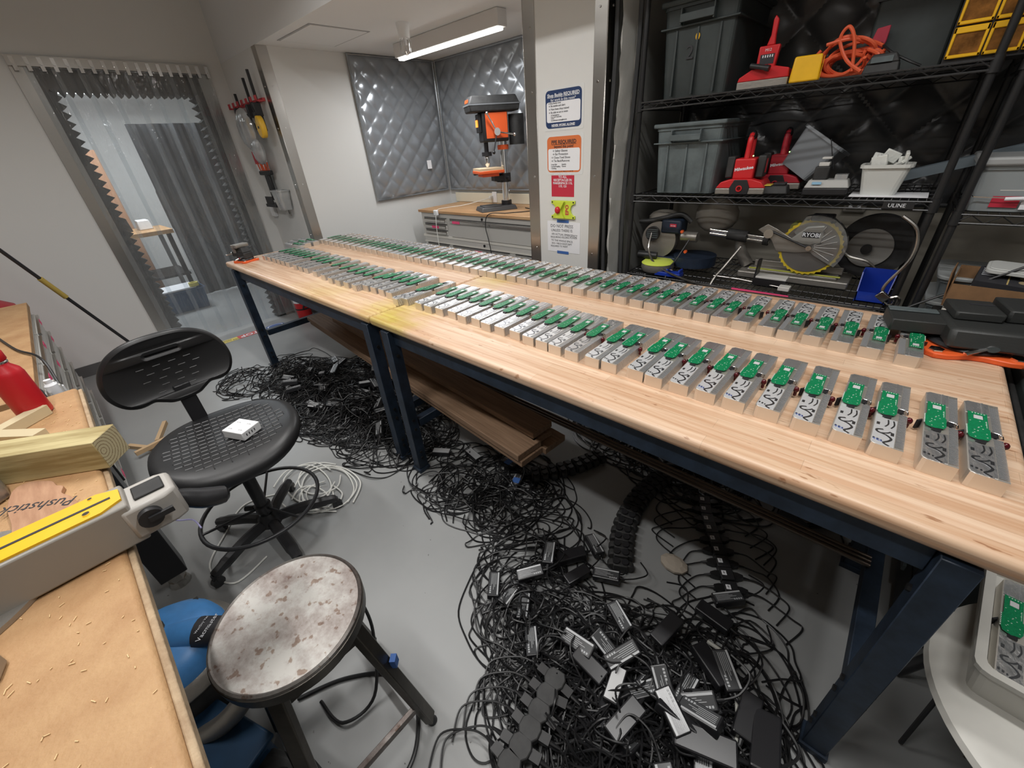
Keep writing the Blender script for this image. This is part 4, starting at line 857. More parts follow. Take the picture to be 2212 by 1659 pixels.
chain('splitter_chain', 'thick curved chain of stacked black outlet splitters on the floor under the near table', [(-.53, 1.66), (-.56, 1.45), (-.53, 1.22), (-.44, 1.02)], 15, stack_block)
chain('splitter_chain', 'short curved chain of black outlet splitters near the lumber ends', [(-.87, 1.60), (-.93, 1.45), (-1.0, 1.33), (-1.09, 1.22)], 9, stack_block)
def label_block(t, p, a, j, pitch):
    m = MB().at((p.x, p.y, 0), (0, 0, a)); m.box((-pitch*.48, -.026, .002), (pitch*.48, .026, .034)); o = m.build('outlet_block', M['black'], t, bevel=.003)
    MB().at((p.x, p.y, 0), (0, 0, a)).box((-.010, -.020, .0343), (.010, -.002, .0348)).build('white_label', M['paper'], o)
    text(str(j+1), .014, M['text_dark'], o, tuple(Matrix.Translation((p.x, p.y, .0351)) @ Euler((0, 0, a)).to_matrix().to_4x4() @ Vector((0, -.011, 0))), (0, 0, math.degrees(a)+100), 'number')
    for s in (-1, 1):
        m = MB().at((p.x, p.y, 0), (0, 0, a+R(R3.uniform(-6, 6)))); m.prism([(-.014, s*.026), (.014, s*.026), (.014, s*.042), (.006, s*.062), (-.006, s*.062), (-.014, s*.042)][::s], .006, .028).cyl((0, s*.06, .017), (0, s*.085, .014), .006, .0035, 8)
        L = .10+.05*math.sin(j*.8); m.tube(spline([(0, s*.08, .014), (.01, s*.12, .012), (.03+.02*(j % 3), s*(.14+L*.5), .012), (.10, s*(.16+L*.6), .006+.01*(j % 2)), (.17, s*(.12+L*.3), .005)]), .0032, 5)
        m.build('plug', M['cable'], t, smooth=True)
chain('labelled_power_strip', 'long black outlet strip with white number labels and plugs on both sides', [(-.32, 1.64), (-.26, 1.52), (-.14, 1.34), (-.05, 1.20)], 9, label_block)
def wide_block(t, p, a, j, pitch):
    m = MB().at((p.x, p.y, 0), (0, 0, a)); m.prism([(-.03, -.022), (-.012, -.034), (.012, -.034), (.03, -.022), (.03, .022), (.012, .034), (-.012, .034), (-.03, .022)], .04, .072); m.build('outlet_block', M['black_dull'], t, bevel=.004)
    for s in (-1, 1):
        m = MB().at((p.x, p.y, .038), (0, 0, a+R(R3.uniform(-10, 10)))); m.box((-.014, min(s*.034, s*.066), .003), (.014, max(s*.034, s*.066), .026)).cyl((0, s*.064, .014), (0, s*.10, .012), .008, .004, 8)
        m.tube(spline([(0, s*.09, .012), (.02, s*.15, .0), (.09, s*.22, -.02), (.17, s*.18, -.03)]), .0033, 5)
        m.build('plug', M['cable'], t, smooth=True)
chain('splitter_chain', 'chain of wide black splitters with plugs at the bottom left of the near heap', [(-.40, .53), (-.385, .42), (-.37, .30), (-.37, .22)], 6, wide_block)
# single things on the floor
tag(MB().tube(spline([(-1.42, .92, .004), (-1.30, .80, .004), (-1.15, .86, .004), (-1.05, .80, .004), (-.96, .86, .004)]), .0034, 6).build('loose_cable', M['cable'], None, smooth=True), 'loose black cable loop in front of the middle table legs', 'cable')
wc = MB(); R4 = random.Random(5)
for k in range(9):
    cx, cy = -2.0+R4.uniform(-.08, .1), .40+R4.uniform(-.08, .08); a0 = R4.random()*6; rr = R4.uniform(.07, .16)
    wc.tube(spline([(cx+rr*1.4*math.cos(a0+q*.8), cy+rr*math.sin(a0+q*.8)*(.8+.3*R4.random()), .006+.012*R4.random()) for q in range(8)]), .0042, 6)
wc.tube(spline([(-2.1, .30, .005), (-2.2, .10, .005), (-2.05, -.05, .005), (-1.9, -.15, .005), (-1.72, -.10, .005), (-1.75, .05, .005)]), .0042, 6)
tag(wc.build('white_cable_coil', M['white_cord'], None, smooth=True), 'loosely coiled white extension cord behind the black swivel chair', 'cord', None, 'stuff')
tag(MB().at((-.28, 1.19, .0)).ball((0, 0, .018), .055, 10, (1.1, .8, .32)).build('crumpled_paper', mat('crumpled_brown_paper', (.38, .33, .27), .8, bump=1, bscale=30), None), 'crumpled brownish paper on the floor beside the labelled outlet strip', 'paper')
t = adapter(.045, 1.735, .0, R(-18), (0, 0), 'single black power adapter with coiled cord near the right table leg', None, 1.15, lab=False)
cm = MB()
for k in range(5): cm.tube(spline([(-.02+.008*k, .03, .006+.006*k), (.02+.008*k, .10, .008+.006*k), (.06+.006*k, .16, .006+.004*k), (.07+.006*k, .10, .02), (.03+.006*k, .03, .012)], 6), .003, 5)
cm.build('cord_bundle', M['cable'], t, smooth=True, kind='stuff')
tag(MB().tube(spline([(-.06, .96, .03), (.02, .93, .05), (.08, .80, .06), (.11, .68, .05), (.12, .55, .02)]), .007, 8).build('grey_cable', mat('grey_cord', (.42, .42, .38), .5), None, smooth=True), 'single thick grey cord crossing the near cable heap', 'cord')
def plate2d(outer, holes, depth, bev, name='p'):
    cu = bpy.data.curves.new(name, 'CURVE'); cu.dimensions = '2D'; cu.fill_mode = 'BOTH'; cu.extrude = depth/2-bev; cu.bevel_depth = bev; cu.bevel_resolution = 2; cu.resolution_u = 1
    for poly in [outer]+holes:
        s = cu.splines.new('POLY'); s.points.add(len(poly)-1); s.use_cyclic_u = True
        for i, p in enumerate(poly): s.points[i].co = (p[0], p[1], 0, 1)
    o = bpy.data.objects.new(name, cu); C.objects.link(o); dg = bpy.context.evaluated_depsgraph_get()
    me = bpy.data.meshes.new_from_object(o.evaluated_get(dg)); bpy.data.objects.remove(o); bpy.data.curves.remove(cu); me.name = name
    me.polygons.foreach_set('use_smooth', [True]*len(me.polygons)); me.set_sharp_from_angle(angle=R(50)); return me
def meshobj(name, me, m, parent, loc=(0, 0, 0), rot=(0, 0, 0)):
    o = bpy.data.objects.new(name, me); C.objects.link(o); me.materials.clear(); me.materials.append(m); o.parent = parent; o.location = loc; o.rotation_euler = rot; return o
# ================================================================== swivel chair
ch = thing('swivel_chair', 'black moulded swivel chair with foot ring and slotted backrest', 'chair', (-1.86, .14, 0))
SC, SA = (-.015, .012), R(-8)     # seat centre offset, seat heading
def seatR(a): # outline radius, local x forward
    c, s = math.cos(a), math.sin(a); return 1/((abs(c)/.262)**2.4+(abs(s)/.266)**2.4)**(1/2.5)*(1 if c > -.3 else 1-.10*max(0, -c-.3))
def seatz(x, y):
    rr = math.hypot(x/.262, y/.266); return .624-.018*(1-min(1, rr)**2)*1.0-.04*max(0, x/.262)**3
v = []; f = []; NA = 56; rings = [(.0, 0, 1), (.25, 0, 1), (.5, 0, 1), (.72, 0, 1), (.86, 0, 1), (.94, -.004, 1), (.985, -.014, 1), (1, -.030, 1), (.985, -.048, 1), (.93, -.058, 1), (.6, -.060, 1), (0, -.060, 1)]
for q, dz, _ in rings:
    for k in range(NA):
        a = 2*math.pi*k/NA; r = seatR(a)*q; x, y = r*math.cos(a), r*math.sin(a); v.append((x, y, seatz(x, y)+dz))
for i in range(len(rings)-1):
    for k in range(NA): f.append((i*NA+k, (i+1)*NA+k, (i+1)*NA+(k+1) % NA, i*NA+(k+1) % NA))
s = MB().at((SC[0], SC[1], 0), (0, 0, SA)).add(v, f).build('seat', M['black_soft'], ch, smooth=True)
g = MB().at((SC[0], SC[1], 0), (0, 0, SA))
gr = random.Random(2)
def gl(p0, p1):
    P = [(p0[0]+(p1[0]-p0[0])*t/6, p0[1]+(p1[1]-p0[1])*t/6) for t in range(7)]
    if all(math.hypot(x/.262, y/.266) < .86 for x, y in P): g.tube([(x, y, seatz(x, y)+.0004) for x, y in P], .0022, 4)
for i in range(-6, 7):
    for j in range(-8, 9):
        x, y = i*.030, j*.030; gl((x, y-.012), (x, y+.012)); gl((x+.003, y+.015), (x+.027, y+.015)) if (i+j) % 2 else None
g.build('seat_grooves', mat('groove', (.05, .05, .052), .35), s, kind='stuff')
# backrest (local frame: x across, y up), tilted back a little
bo = [(.0, -.115), (.045, -.112), (.07, -.100), (.105, -.085), (.155, -.090), (.195, -.070), (.218, -.020), (.210, .045), (.175, .100), (.12, .135), (.05, .150), (-.05, .150), (-.12, .135), (-.175, .100), (-.210, .045), (-.218, -.020), (-.195, -.070), (-.155, -.090), (-.105, -.085), (-.07, -.100), (-.045, -.112)]
bo = [(p.x, p.y) for p in spline([(x, y, 0) for x, y in bo], 5, True)]
slot = [(.055+.016*math.cos(R(a)), .088+.016*math.sin(R(a))) for a in range(-90, 91, 22)]+[(-.055-.016*math.cos(R(a)), .088+.016*math.sin(R(a))) for a in range(90, -91, -22)]
bm_ = plate2d(bo, [list(reversed(slot))], .040, .016, 'backrest')
for vv in bm_.vertices: vv.co.z -= .35*vv.co.x**2*2.2     # curve around the sitter
BH = R(3)
br = meshobj('backrest', bm_, M['black_soft'], ch, (-.268, .0-.03, .862), (R(90), 0, R(90)+BH))
br.rotation_euler = (R(80), 0, R(90)+BH)
g = MB()
for j, (y, n) in enumerate(((.045, 4), (.018, 4), (-.010, 4), (-.038, 3), (-.066, 3))):
    for i in range(n): x = (i-(n-1)/2)*.055+(.012 if j % 2 else -.012); g.tube([(x-.013, y, .0212-.77*x*x), (x+.013, y, .0212-.77*x*x)], .0018, 4)
meshobj('back_grooves', g.mesh('back_grooves'), mat('groove_back', (.05, .05, .052), .35), br)['kind'] = 'stuff'
MB().at((-.258, -.028, 0), (0, 0, BH)).box((-.012, -.03, .57), (.012, .03, .80)).build('back_stem', M['black'], ch, bevel=.004)
MB().at((-.2, -.02, 0), (0, 0, BH)).box((-.08, -.028, .545), (.16, .028, .560)).cyl((-.05, 0, .555), (-.05, -.12, .552), .010).cyl((-.05, -.10, .552), (-.05, -.16, .550), .018, n=10).build('seat_bracket', M['black'], ch)
MB().cyl((0, 0, .40), (0, 0, .56), .014).build('gas_piston', M['chrome'], ch, smooth=True)
MB().lathe([(.024, .10), (.027, .16), (.027, .44), (.024, .455)], 20).build('column_sleeve', M['black'], ch, smooth=True)
MB().lathe([(.03, .06), (.05, .08), (.05, .12), (.032, .15)], 20).build('hub', M['black'], ch, smooth=True)
for i, a in enumerate((0, 72, 144, 216, 288)):
    a = R(a+0); c_, s_ = math.cos(a), math.sin(a)
    m = MB().tube(spline([(.03*c_, .03*s_, .10), (.12*c_, .12*s_, .10), (.24*c_, .24*s_, .078), (.30*c_, .30*s_, .064)], 4), [.026]*9+[.022]*3+[.019], 8)
    arm = m.build('base_arm', M['black'], ch, smooth=True)
    m = MB().cyl((.298*c_-.012*s_, .298*s_+.012*c_, .025), (.298*c_+.012*s_, .298*s_-.012*c_, .025), .025, n=18).cyl((.298*c_, .298*s_, .03), (.298*c_, .298*s_, .07), .014, n=10).build('glide', M['black'], arm, smooth=True)
MB().tube([(.25*math.cos(2*math.pi*k/48), .25*math.sin(2*math.pi*k/48), .205) for k in range(48)], .009, 10, closed=True).build('foot_ring', M['black'], ch, smooth=True)
for a in (20, 155, 265): MB().cyl((.02*math.cos(R(a)), .02*math.sin(R(a)), .19), (.246*math.cos(R(a)), .246*math.sin(R(a)), .205), .006, n=8).build('ring_spoke', M['black'], ch)
MB().lathe([(.028, .165), (.036, .17), (.036, .205), (.028, .21)], 20).cyl((-.03, -.03, .185), (-.06, -.06, .185), .014).build('ring_clamp', M['black'], ch, smooth=True)
t = thing('socket_cube', 'white square socket extension box lying on the black swivel chair seat', 'socket box', (-1.822, .203, .612), (0, R(0), R(25)))
MB().box((-.055, -.045, 0), (.055, .045, .038)).build('case', M['white'], t, bevel=.003)
for i in range(2):
    for j in range(2):
        x, y = -.03+.055*i, -.022+.044*j; m = MB().box((x-.006, y-.006, .038), (x-.0045, y+.001, .0384)).box((x+.003, y-.006, .038), (x+.0045, y+.001, .0384)).cyl((x+.010, y-.003, .0378), (x+.010, y-.003, .0384), .0018, n=8); m.build('socket', M['text_dark'], t, kind='stuff')
for i in range(4): MB().box((.0548, -.028+i*.013, .014), (.0553, -.024+i*.013, .026)).build('usb_port', M['text_dark'], t)
# ================================================================== steel stool
st = thing('steel_stool', 'rust spotted round steel stool in the front centre', 'stool', (-.828, 0, 0), R(0))
MB().lathe([(0, .640), (.10, .640), (.165, .6415), (.1685, .645), (.1735, .641), (.175, .632), (.173, .600), (.168, .598), (.168, .63), (0, .632)], 64).build('seat', M['rust'], st, smooth=True)
MB().lathe([(.1750, .633), (.1765, .632), (.1750, .601), (.1735, .600)], 64).build('seat_rim', M['stool_leg'], st, smooth=True)
legs = []
for i, a in enumerate((43, 137, 223, 317)):
    a = R(a); c_, s_ = math.cos(a), math.sin(a)
    m = MB(); top = Vector((.135*c_, .135*s_, .60)); bot = Vector((.245*c_, .245*s_, .022)); tn = Vector((-s_, c_, 0))
    def slab(p0, p1, w, t_): 
        vs = []
        for p in (p0, p1):
            for q in ((-w, -t_), (w, -t_), (w, t_), (-w, t_)): vs.append(tuple(p+tn*q[0]+Vector((c_, s_, 0))*q[1]))
        m.add(vs, [(3, 2, 1, 0), (4, 5, 6, 7), (0, 1, 5, 4), (1, 2, 6, 5), (2, 3, 7, 6), (3, 0, 4, 7)])
    slab(bot, top, .019, .013)
    lg = m.build('leg', M['stool_leg'], st, bevel=.004)
    MB().cyl(tuple(bot+Vector((0, 0, -.004))), tuple(bot+Vector((.004*c_, .004*s_, -.022))), .013, .016, 12).build('foot_cap', M['black'], lg, smooth=True)
    legs.append(bot+(top-bot)*.17)
for i in range(4):
    p, q = legs[i], legs[(i+1) % 4]; d = (q-p); ang = math.atan2(d.y, d.x)
    MB().at(tuple((p+q)/2), (0, 0, ang)).cbox((0, 0, 0), (d.length, .016, .026)).build('stretcher', M['rust'] if i in (0, 3) else M['stool_leg'], st, bevel=.002)
MB().at((.19*math.cos(R(43)), .19*math.sin(R(43)), .33), (0, 0, R(43))).cbox((.010, .012, .04), (.016, .022, .035)).build('blue_tape', M['blue_tape'], st)
c = [(-.75, .10, .30), (-.70, .02, .12), (-.62, .03, .012), (-.72, -.12, .008), (-.86, -.12, .008), (-.80, .06, .008), (-.62, .10, .008), (-.52, -.02, .008), (-.58, -.16, .008), (-.75, -.2, .008)]
tag(MB().tube(spline([(-1.05, -.10, .008), (-.98, .04, .008), (-.86, .16, .008), (-.74, .17, .008), (-.62, .08, .008), (-.60, -.05, .008), (-.66, -.2, .008)]), .0065, 8).tube(spline([(-.98, -.05, .008), (-.86, -.03, .018), (-.84, .08, .03), (-.92, .17, .20), (-.95, .18, .35)]), .0055, 8).build('black_hose_cable', M['cable'], None, smooth=True), 'thick black cable looped on the floor under the steel stool', 'cable')
# ================================================================== workbench in the left foreground (top z .90)
wb = thing('workbench', 'worn plywood topped workbench in the left foreground with black legs', 'workbench', (0, 0, 0))
m = MB().box((-2.2, -1.5, .860), (.25, -.178, .898)); m.build('tabletop', M['ply'], wb, bevel=.010)
MB().box((-2.195, -.178, .862), (.25, -.166, .888)).build('front_edging', M['ply_edge'], wb, bevel=.003)
for (x, y) in ((-1.93, -.26), (.1, -.26), (-1.93, -1.35), (.1, -1.35)):
    lg = MB().cbox((x, y, .47), (.098, .098, .78)).build('leg', M['black'], wb, bevel=.003)
    MB().cyl((x, y, .03), (x, y, .085), .034, n=6).cyl((x, y, .0), (x, y, .032), .042, .034, 14).build('leveller', M['steel'], lg)
MB().cbox((-1.93, -.8, .25), (.05, 1.0, .07)).build('cross_bar', M['black'], wb); MB().cbox((-.9, -1.2, .25), (2.0, .05, .07)).build('rear_bar', M['black'], wb)
MB().cbox((-.9, -.26, .82), (2.1, .06, .07)).build('front_rail', M['black'], wb)
sh = MB(); rs = random.Random(9)
for i in range(260):
    x = rs.uniform(-2.1, -.3); y = -.19-abs(rs.gauss(0, .16)); a = rs.random()*3.14; l = rs.uniform(.0015, .005); sh.at((x, y, .899), (0, 0, a)).box((-l, -.0006, 0), (l, .0006, .0012))
sh.M = Matrix.Identity(4); sh.build('shavings', M['shaving'], wb, kind='stuff')
# saw fence
t = thing('saw_fence', 'grey and yellow saw fence with black lever lying across the workbench', 'fence', (-1.075, -.118, .899), R(0))
MB().box((-.048, -1.2, .004), (.048, -.01, .106)).build('rail_body', mat('warm_grey_enamel', (.30, .28, .25), .4), t, bevel=.005)
MB().prism([(-.040, -1.2), (.040, -1.2), (.040, -.05), (.022, -.015), (-.022, -.015), (-.040, -.05)], .106, .111).build('yellow_top', M['yellow'], t)
MB().box((-.0035, -1.2, .1105), (.0035, -.03, .112)).build('scale_slot', M['text_dark'], t)
MB().cyl((.022, -.07, .111), (.022, -.07, .114), .006, n=12).cyl((-.03, -.06, .111), (-.03, -.06, .113), .004, n=8).build('screw', M['chrome'], t)
hd = MB().prism([(-.052, -.03), (.052, -.03), (.052, .045), (.040, .07), (-.040, .07), (-.052, .045)], .012, .092).build('head', mat('light_cast_grey', (.42, .40, .37), .4), t, bevel=.008)
MB().box((-.026, .0, .0925), (.026, .055, .098)).build('head_recess', M['black_dull'], hd, bevel=.004)
MB().cyl((.052, .01, .060), (.068, .01, .060), .022).box((.066, .006, .055), (.074, .05, .067)).build('lock_knob', M['black'], t, smooth=True)
MB().tube(spline([(0, .03, .068), (0, .06, .040), (.0, .10, .002), (0, .148, -.022)], 5), [.014, .014, .014, .015, .016, .018, .020, .022, .023, .024, .025, .025, .024, .023, .021, .012][:16], 12).build('lever', M['black'], t, smooth=True)
# treated pine post: oriented beam
bx = thing('pine_post', 'square treated pine post resting on the workbench with its ringed end forward', 'lumber', (-1.467, -.130, .899), math.atan2(.2117, .160)-math.pi/2)
MB().box((-.0445, -.9, 0), (.0445, -.0005, .089)).build('post', M['pine'], bx, bevel=.002)
MB().box((-.043, -.002, .0015), (.043, .0, .0875)).build('end_grain', M['pine_end'], bx)
t = thing('pine_offcut', 'pale mitred wood offcut frame on the workbench beside the red bottle', 'lumber', (-1.86, -.34, .899), R(40))
MB().prism([(-.09, -.02), (.10, -.02), (.10, .02), (-.05, .02), (-.05, .16), (-.09, .16)], 0, .035).build('frame', mat('pale_pine', (.62, .52, .33), .7), t, bevel=.001)
# bottle
t = thing('water_bottle', 'matt red metal water bottle standing on the workbench', 'bottle', (-2.045, -.288, .899))
MB().lathe([(.036, 0), (.043, .004), (.044, .01), (.044, .155), (.040, .172), (.026, .190), (.025, .200)], 36).build('body', M['red_matte'], t, smooth=True)
MB().lathe([(.0255, .197), (.027, .199), (.027, .203), (.0255, .205)], 28).build('neck_ring', M['chrome'], t, smooth=True)
MB().lathe([(.026, .206), (.029, .210), (.029, .235), (.024, .245), (0, .246)], 28).build('cap', M['red_matte'], t, smooth=True)
# push stick
pc = [(-1.52, -.335), (-1.52, -.31), (-1.495, -.285), (-1.47, -.268), (-1.44, -.262), (-1.42, -.25), (-1.39, -.255), (-1.35, -.240), (-1.28, -.225), (-1.20, -.22), (-1.19, -.30), (-1.27, -.34), (-1.34, -.345), (-1.42, -.352), (-1.49, -.347)]
pm = MB().prism([(p.x, p.y) for p in spline([(a, b, 0) for a, b in pc], 4, True)], .899, .911)
o = tag(pm.build('push_stick', M['brown_ply'], None, bevel=.001), 'brown plywood push stick with handwritten word, partly under the fence', 'push stick')
text('Pushstick', .045, M['text_dark'], o, (-1.375, -.300, .9115), (0, 0, 232), 'handwriting', .0002)
# blade ring and castings on the bench
t = thing('turntable_ring', 'flat grey metal ring with dark centre lying under the saw fence', 'ring', (-1.16, -.475, .899))
MB().lathe([(.175, 0), (.205, 0), (.205, .010), (.175, .010), (.175, 0)], 64).build('ring', M['grey_iron'], t, smooth=True); MB().lathe([(0, 0), (.174, 0), (.174, .005), (0, .005)], 48).build('dark_plate', M['iron'], t); MB().box((.04, .02, .005), (.15, .03, .014)).box((.02, .05, .005), (.13, .06, .014)).build('slots', M['chrome'], t)
t = thing('cast_bracket', 'grey cast metal bracket with oval nut at the left edge of the bench', 'bracket', (-1.53, -.405, .899), R(35))
MB().prism([(-.08, -.05), (.03, -.055), (.06, -.02), (.055, .03), (.0, .06), (-.08, .05)], 0, .05).prism([(.05, -.03), (.10, -.07), (.10, -.05), (.06, .0)], .01, .04).build('casting', M['grey_iron'], t, bevel=.008); MB().lathe([(.0, .05), (.022, .05), (.02, .062), (0, .066)], 20, (-.03, .0, 0)).build('nut', M['chrome'], t, smooth=True)
t = thing('cast_block', 'small faceted grey metal block near the bottom left corner of the photo', 'block', (-.905, -.405, .899), R(20))
MB().prism([(-.05, -.03), (-.02, -.05), (.02, -.05), (.05, -.03), (.05, .03), (.02, .05), (-.02, .05), (-.05, .03)], 0, .035).build('block', M['grey_iron'], t, bevel=.006); MB().lathe([(0, .035), (.02, .035), (.018, .042), (0, .043)], 16).build('bolt', M['chrome'], t, smooth=True)
# wood scraps behind the post
for i, (x, y, z, a, l) in enumerate(((-3.30, -.16, .0, 30, .30), (-3.24, -.12, .029, 100, .20), (-3.45, -.05, .0, -20, .26))):
    o = MB().box((-l/2, -.012, 0), (l/2, .012, .028)).build('wood_scrap', mat('scrap_%d' % i, (.55, .38, .22), .7)); o.location = (x, y, z); o.rotation_euler = (0, 0, R(a)); tag(o, '%s of the small wood scraps on the floor beyond the pine post end' % ('lowest', 'topmost', 'farthest')[i], 'wood scrap')
# second drawer chest with wooden top beyond the bench
t = thing('tool_chest', 'grey drawer chest with wooden top beyond the workbench at the left edge', 'tool chest', (-4.2, -.30, 0))
MB().box((0, -.6, .1), (1.92, 0, .865)).build('body', M['chest'], t, bevel=.005); MB().box((-.01, -.62, .865), (1.94, .012, .90)).build('wooden_top', M['ply'], t, bevel=.003)
for k, (x0, x1) in enumerate(((.05, .62), (.66, 1.25), (1.29, 1.88))):
    for i in range(6):
        d = MB().box((x0, .0, .83-.12*i-.11), (x1, .014, .83-.12*i)).build('drawer', M['chest'], t, bevel=.002, seg=1); MB().box((x0+.01, .014, .81-.12*i), (x1-.01, .028, .823-.12*i)).build('pull', M['steel'], d)
        if i < 2 or k == 2: MB().box((x0+.15, .0285, .795-.12*i), (x0+.23, .0295, .823-.12*i)).build('label_tape', M['pink_tape'], d)
MB().box((1.89, -.05, .85), (1.97, .03, .905)).build('bumper', M['black'], t, bevel=.01)
for i in range(3): tag(MB().at((-2.62+.07*i, -.262, .70+.03*i)).lathe([(.02, 0), (.021, .002), (.021, .09), (.012, .10), (.012, .115), (0, .116)], 16).build('small_can', M[('white', 'chest', 'paper')[i]], None, smooth=True), '%s small pale can held on the front of the left drawer chest' % ('first', 'second', 'third')[i], 'can')
tag(MB().tube(spline([(-3.6, -.45, .905), (-3.0, -.34, .91), (-2.75, -.262, .90), (-2.6, -.25, .80), (-2.35, -.245, .66), (-2.28, -.24, .4)]), .005, 6).build('draped_cable', M['cable'], None, smooth=True), 'black cord draped over the front of the left drawer chest', 'cord')
# red upright bin by the wall
t = thing('red_tank', 'tall red rounded bin with black band standing by the left wall', 'bin', (-4.84, -.64, 0))
MB().lathe([(.25, 0), (.27, .02), (.275, .70), (.25, .80), (.17, .86), (0, .88)], 40).build('body', mat('dull_red', (.40, .02, .03), .45, var=.15), t, smooth=True)
MB().lathe([(.276, .50), (.284, .50), (.284, .53), (.276, .53)], 40).build('band', M['black'], t); MB().box((-.08, -.08, .87), (.1, .08, 1.02)).build('top_block', M['black_dull'], t, bevel=.02)
t = thing('long_pole', 'long thin black pole with yellow grip leaning across the left wall', 'pole')
P0, P1 = Vector((-4.60, .225, .0)), Vector((-4.10, -.273, 1.328))
def ln(a, b, r, nm, m): MB().cyl(tuple(P0.lerp(P1, a)), tuple(P0.lerp(P1, b)), r, n=12).build(nm, m, t, smooth=True)
ln(0, 1.25, .011, 'shaft', M['black']); ln(.655, .775, .0165, 'grip', mat('ochre_grip', (.45, .32, .07), .5))
t = thing('orange_tool', 'orange handled tool on red mat at the base of the left wall', 'tool', (-4.95, .06, 0), R(30)); MB().box((-.15, -.05, 0), (.15, .05, .004)).build('mat', M['red_print'], t); MB().cyl((-.1, 0, .02), (.05, 0, .02), .014).build('handle', M['orange'], t); MB().cyl((.05, 0, .02), (.15, 0, .02), .012).build('tip', M['black'], t)
# shop vacuum and blue tub under the bench
t = thing('shop_vacuum', 'blue and black shop vacuum on the floor under the workbench edge', 'vacuum', (-1.335, -.305, -.0))
t.scale = (1, 1, .93)
MB().lathe([(.15, 0), (.17, .02), (.18, .22), (.175, .24)], 36).build('tank', M['black_dull'], t, smooth=True)
MB().lathe([(.185, .24), (.19, .25), (.185, .27), (.165, .29)], 36).build('grey_rim', M['grey_iron'], t, smooth=True)
MB().lathe([(.165, .285), (.155, .33), (.12, .37), (.06, .385), (0, .39)], 36).build('blue_lid', M['vac_blue'], t, smooth=True)
MB().tube(spline([(.02, .02, .36), (.07, .09, .365), (.14, .16, .36), (.19, .22, .352)], 4), [.045]*5+[.038]*8, 16).build('blue_spout', M['vac_blue'], t, smooth=True)
MB().tube([(.185, .215, .352), (.24, .27, .345)], .036, 16).build('hose_end', M['black'], t, smooth=True)
lb = MB().tube([(.075, .095, .366), (.125, .15, .362)], [.0455, .0395], 16).build('black_label', M['text_dark'], t, smooth=True)
text('Vacmaster', .020, M['text_light'], lb, (.114, .122, .4045), (0, 0, 128), 'lettering', .0003); text('Wet/Dry Vac', .010, M['text_light'], lb, (.094, .112, .4095), (0, 0, 128), 'lettering', .0003)
MB().ball((-.02, -.03, .37), .07, 16, (1, 1, .5)).box((-.1, .07, .30), (.0, .12, .34)).build('dark_cap', M['black_dull'], t, smooth=True)
tag(MB().tube(spline([(-1.20, -.05, .34), (-1.08, -.10, .30), (-1.05, -.24, .18), (-1.18, -.42, .08), (-1.4, -.55, .06)]), .03, 14).build('vacuum_hose', M['grey_iron'], None, smooth=True), 'grey vacuum hose curving down beside the blue tub', 'hose')
t = thing('blue_tub', 'deep blue plastic tub on the floor between workbench and steel stool', 'tub', (-1.02, -.36, 0), R(20))
MB().box((-.16, -.17, 0), (.14, .13, .13)).build('tub', M['mid_blue'], t, bevel=.02); MB().box((-.17, -.18, .13), (.15, .14, .145)).build('lid', M['mid_blue'], t, bevel=.006)
t = thing('black_case', 'black plastic case with round recess on the floor under the stool', 'case', (-.86, -.27, 0), R(30)); MB().box((-.13, -.1, 0), (.13, .1, .09)).build('case', M['black_dull'], t, bevel=.02); MB().lathe([(.03, .09), (.045, .09), (.04, .098), (.03, .094)], 20, (.05, .02, 0)).build('ring', M['black'], t, smooth=True)
tag(MB().tube(spline([(-1.72, -.16, .5), (-1.70, -.13, .46), (-1.68, -.09, .44), (-1.62, -.08, .43)]), .003, 6).build('lilac_wire', mat('lilac_wire', (.35, .33, .55), .5), None, smooth=True), 'thin lilac wire hanging behind the black bench leg', 'wire')
# ================================================================== wire shelving racks
def rack(name, label, x0, x1, shelves, y0=2.30, y1=2.88, posts=(1, 1)):
    t = thing(name, label, 'shelving')
    for i, x in enumerate((x0, x1)):
        for y in (y0+.01, y1-.01):
            if posts[i]: MB().cyl((x, y, .0), (x, y, 2.38), .0125, n=12).build('post', M['black_metal'], t, smooth=True)
    for z in shelves:
        s = MB()
        for y in (y0, y1):
            s.tube([(x0, y, z-.004), (x1, y, z-.004)], .0035, 6); s.tube([(x0, y, z-.034), (x1, y, z-.034)], .0035, 6)
        for x in (x0, x1): s.tube([(x, y0, z-.004), (x, y1, z-.004)], .0035, 6); s.tube([(x, y0, z-.034), (x, y1, z-.034)], .0035, 6)
        sh = s.build('shelf_frame', M['black_metal'], t, smooth=True)
        zg = MB(); n = int((x1-x0)/.038)
        for y in (y0, y1): zg.tube([(x0+(x1-x0)*k/n, y, z-(.006 if k % 2 else .032)) for k in range(n+1)], .0022, 5)
        zg.build('zigzag_wire', M['black_metal'], sh, kind='stuff')
        dk = MB(); n = int((x1-x0)/.026)
        for k in range(1, n): x = x0+(x1-x0)*k/n; dk.tube([(x, y0, z-.002), (x, y1, z-.002)], .0019, 5)
        for k in range(1, 5): y = y0+(y1-y0)*k/5; dk.tube([(x0, y, z-.006), (x1, y, z-.006)], .003, 5)
        dk.tube([(x0, y0+.05, z-.012), (x1, y0+.05, z-.012)], .003, 5)
        dk.build('deck_wires', M['black_metal'], sh, kind='stuff')
        for i, x in enumerate((x0, x1)):
            for y in (y0+.01, y1-.01): MB().cyl((x, y, z-.042), (x, y, z+.006), .018, .0155, 12).build('collar', M['black_metal'], sh, smooth=True)
    return t
ra = rack('wire_rack', 'black wire shelving rack right of the pillar', -1.175, .075, (.20, .868, 1.305, 1.735))
rb = rack('wire_rack', 'second black wire shelving rack at the right edge of the photo', .150, 1.37, (.20, .62, 1.265, 1.735))
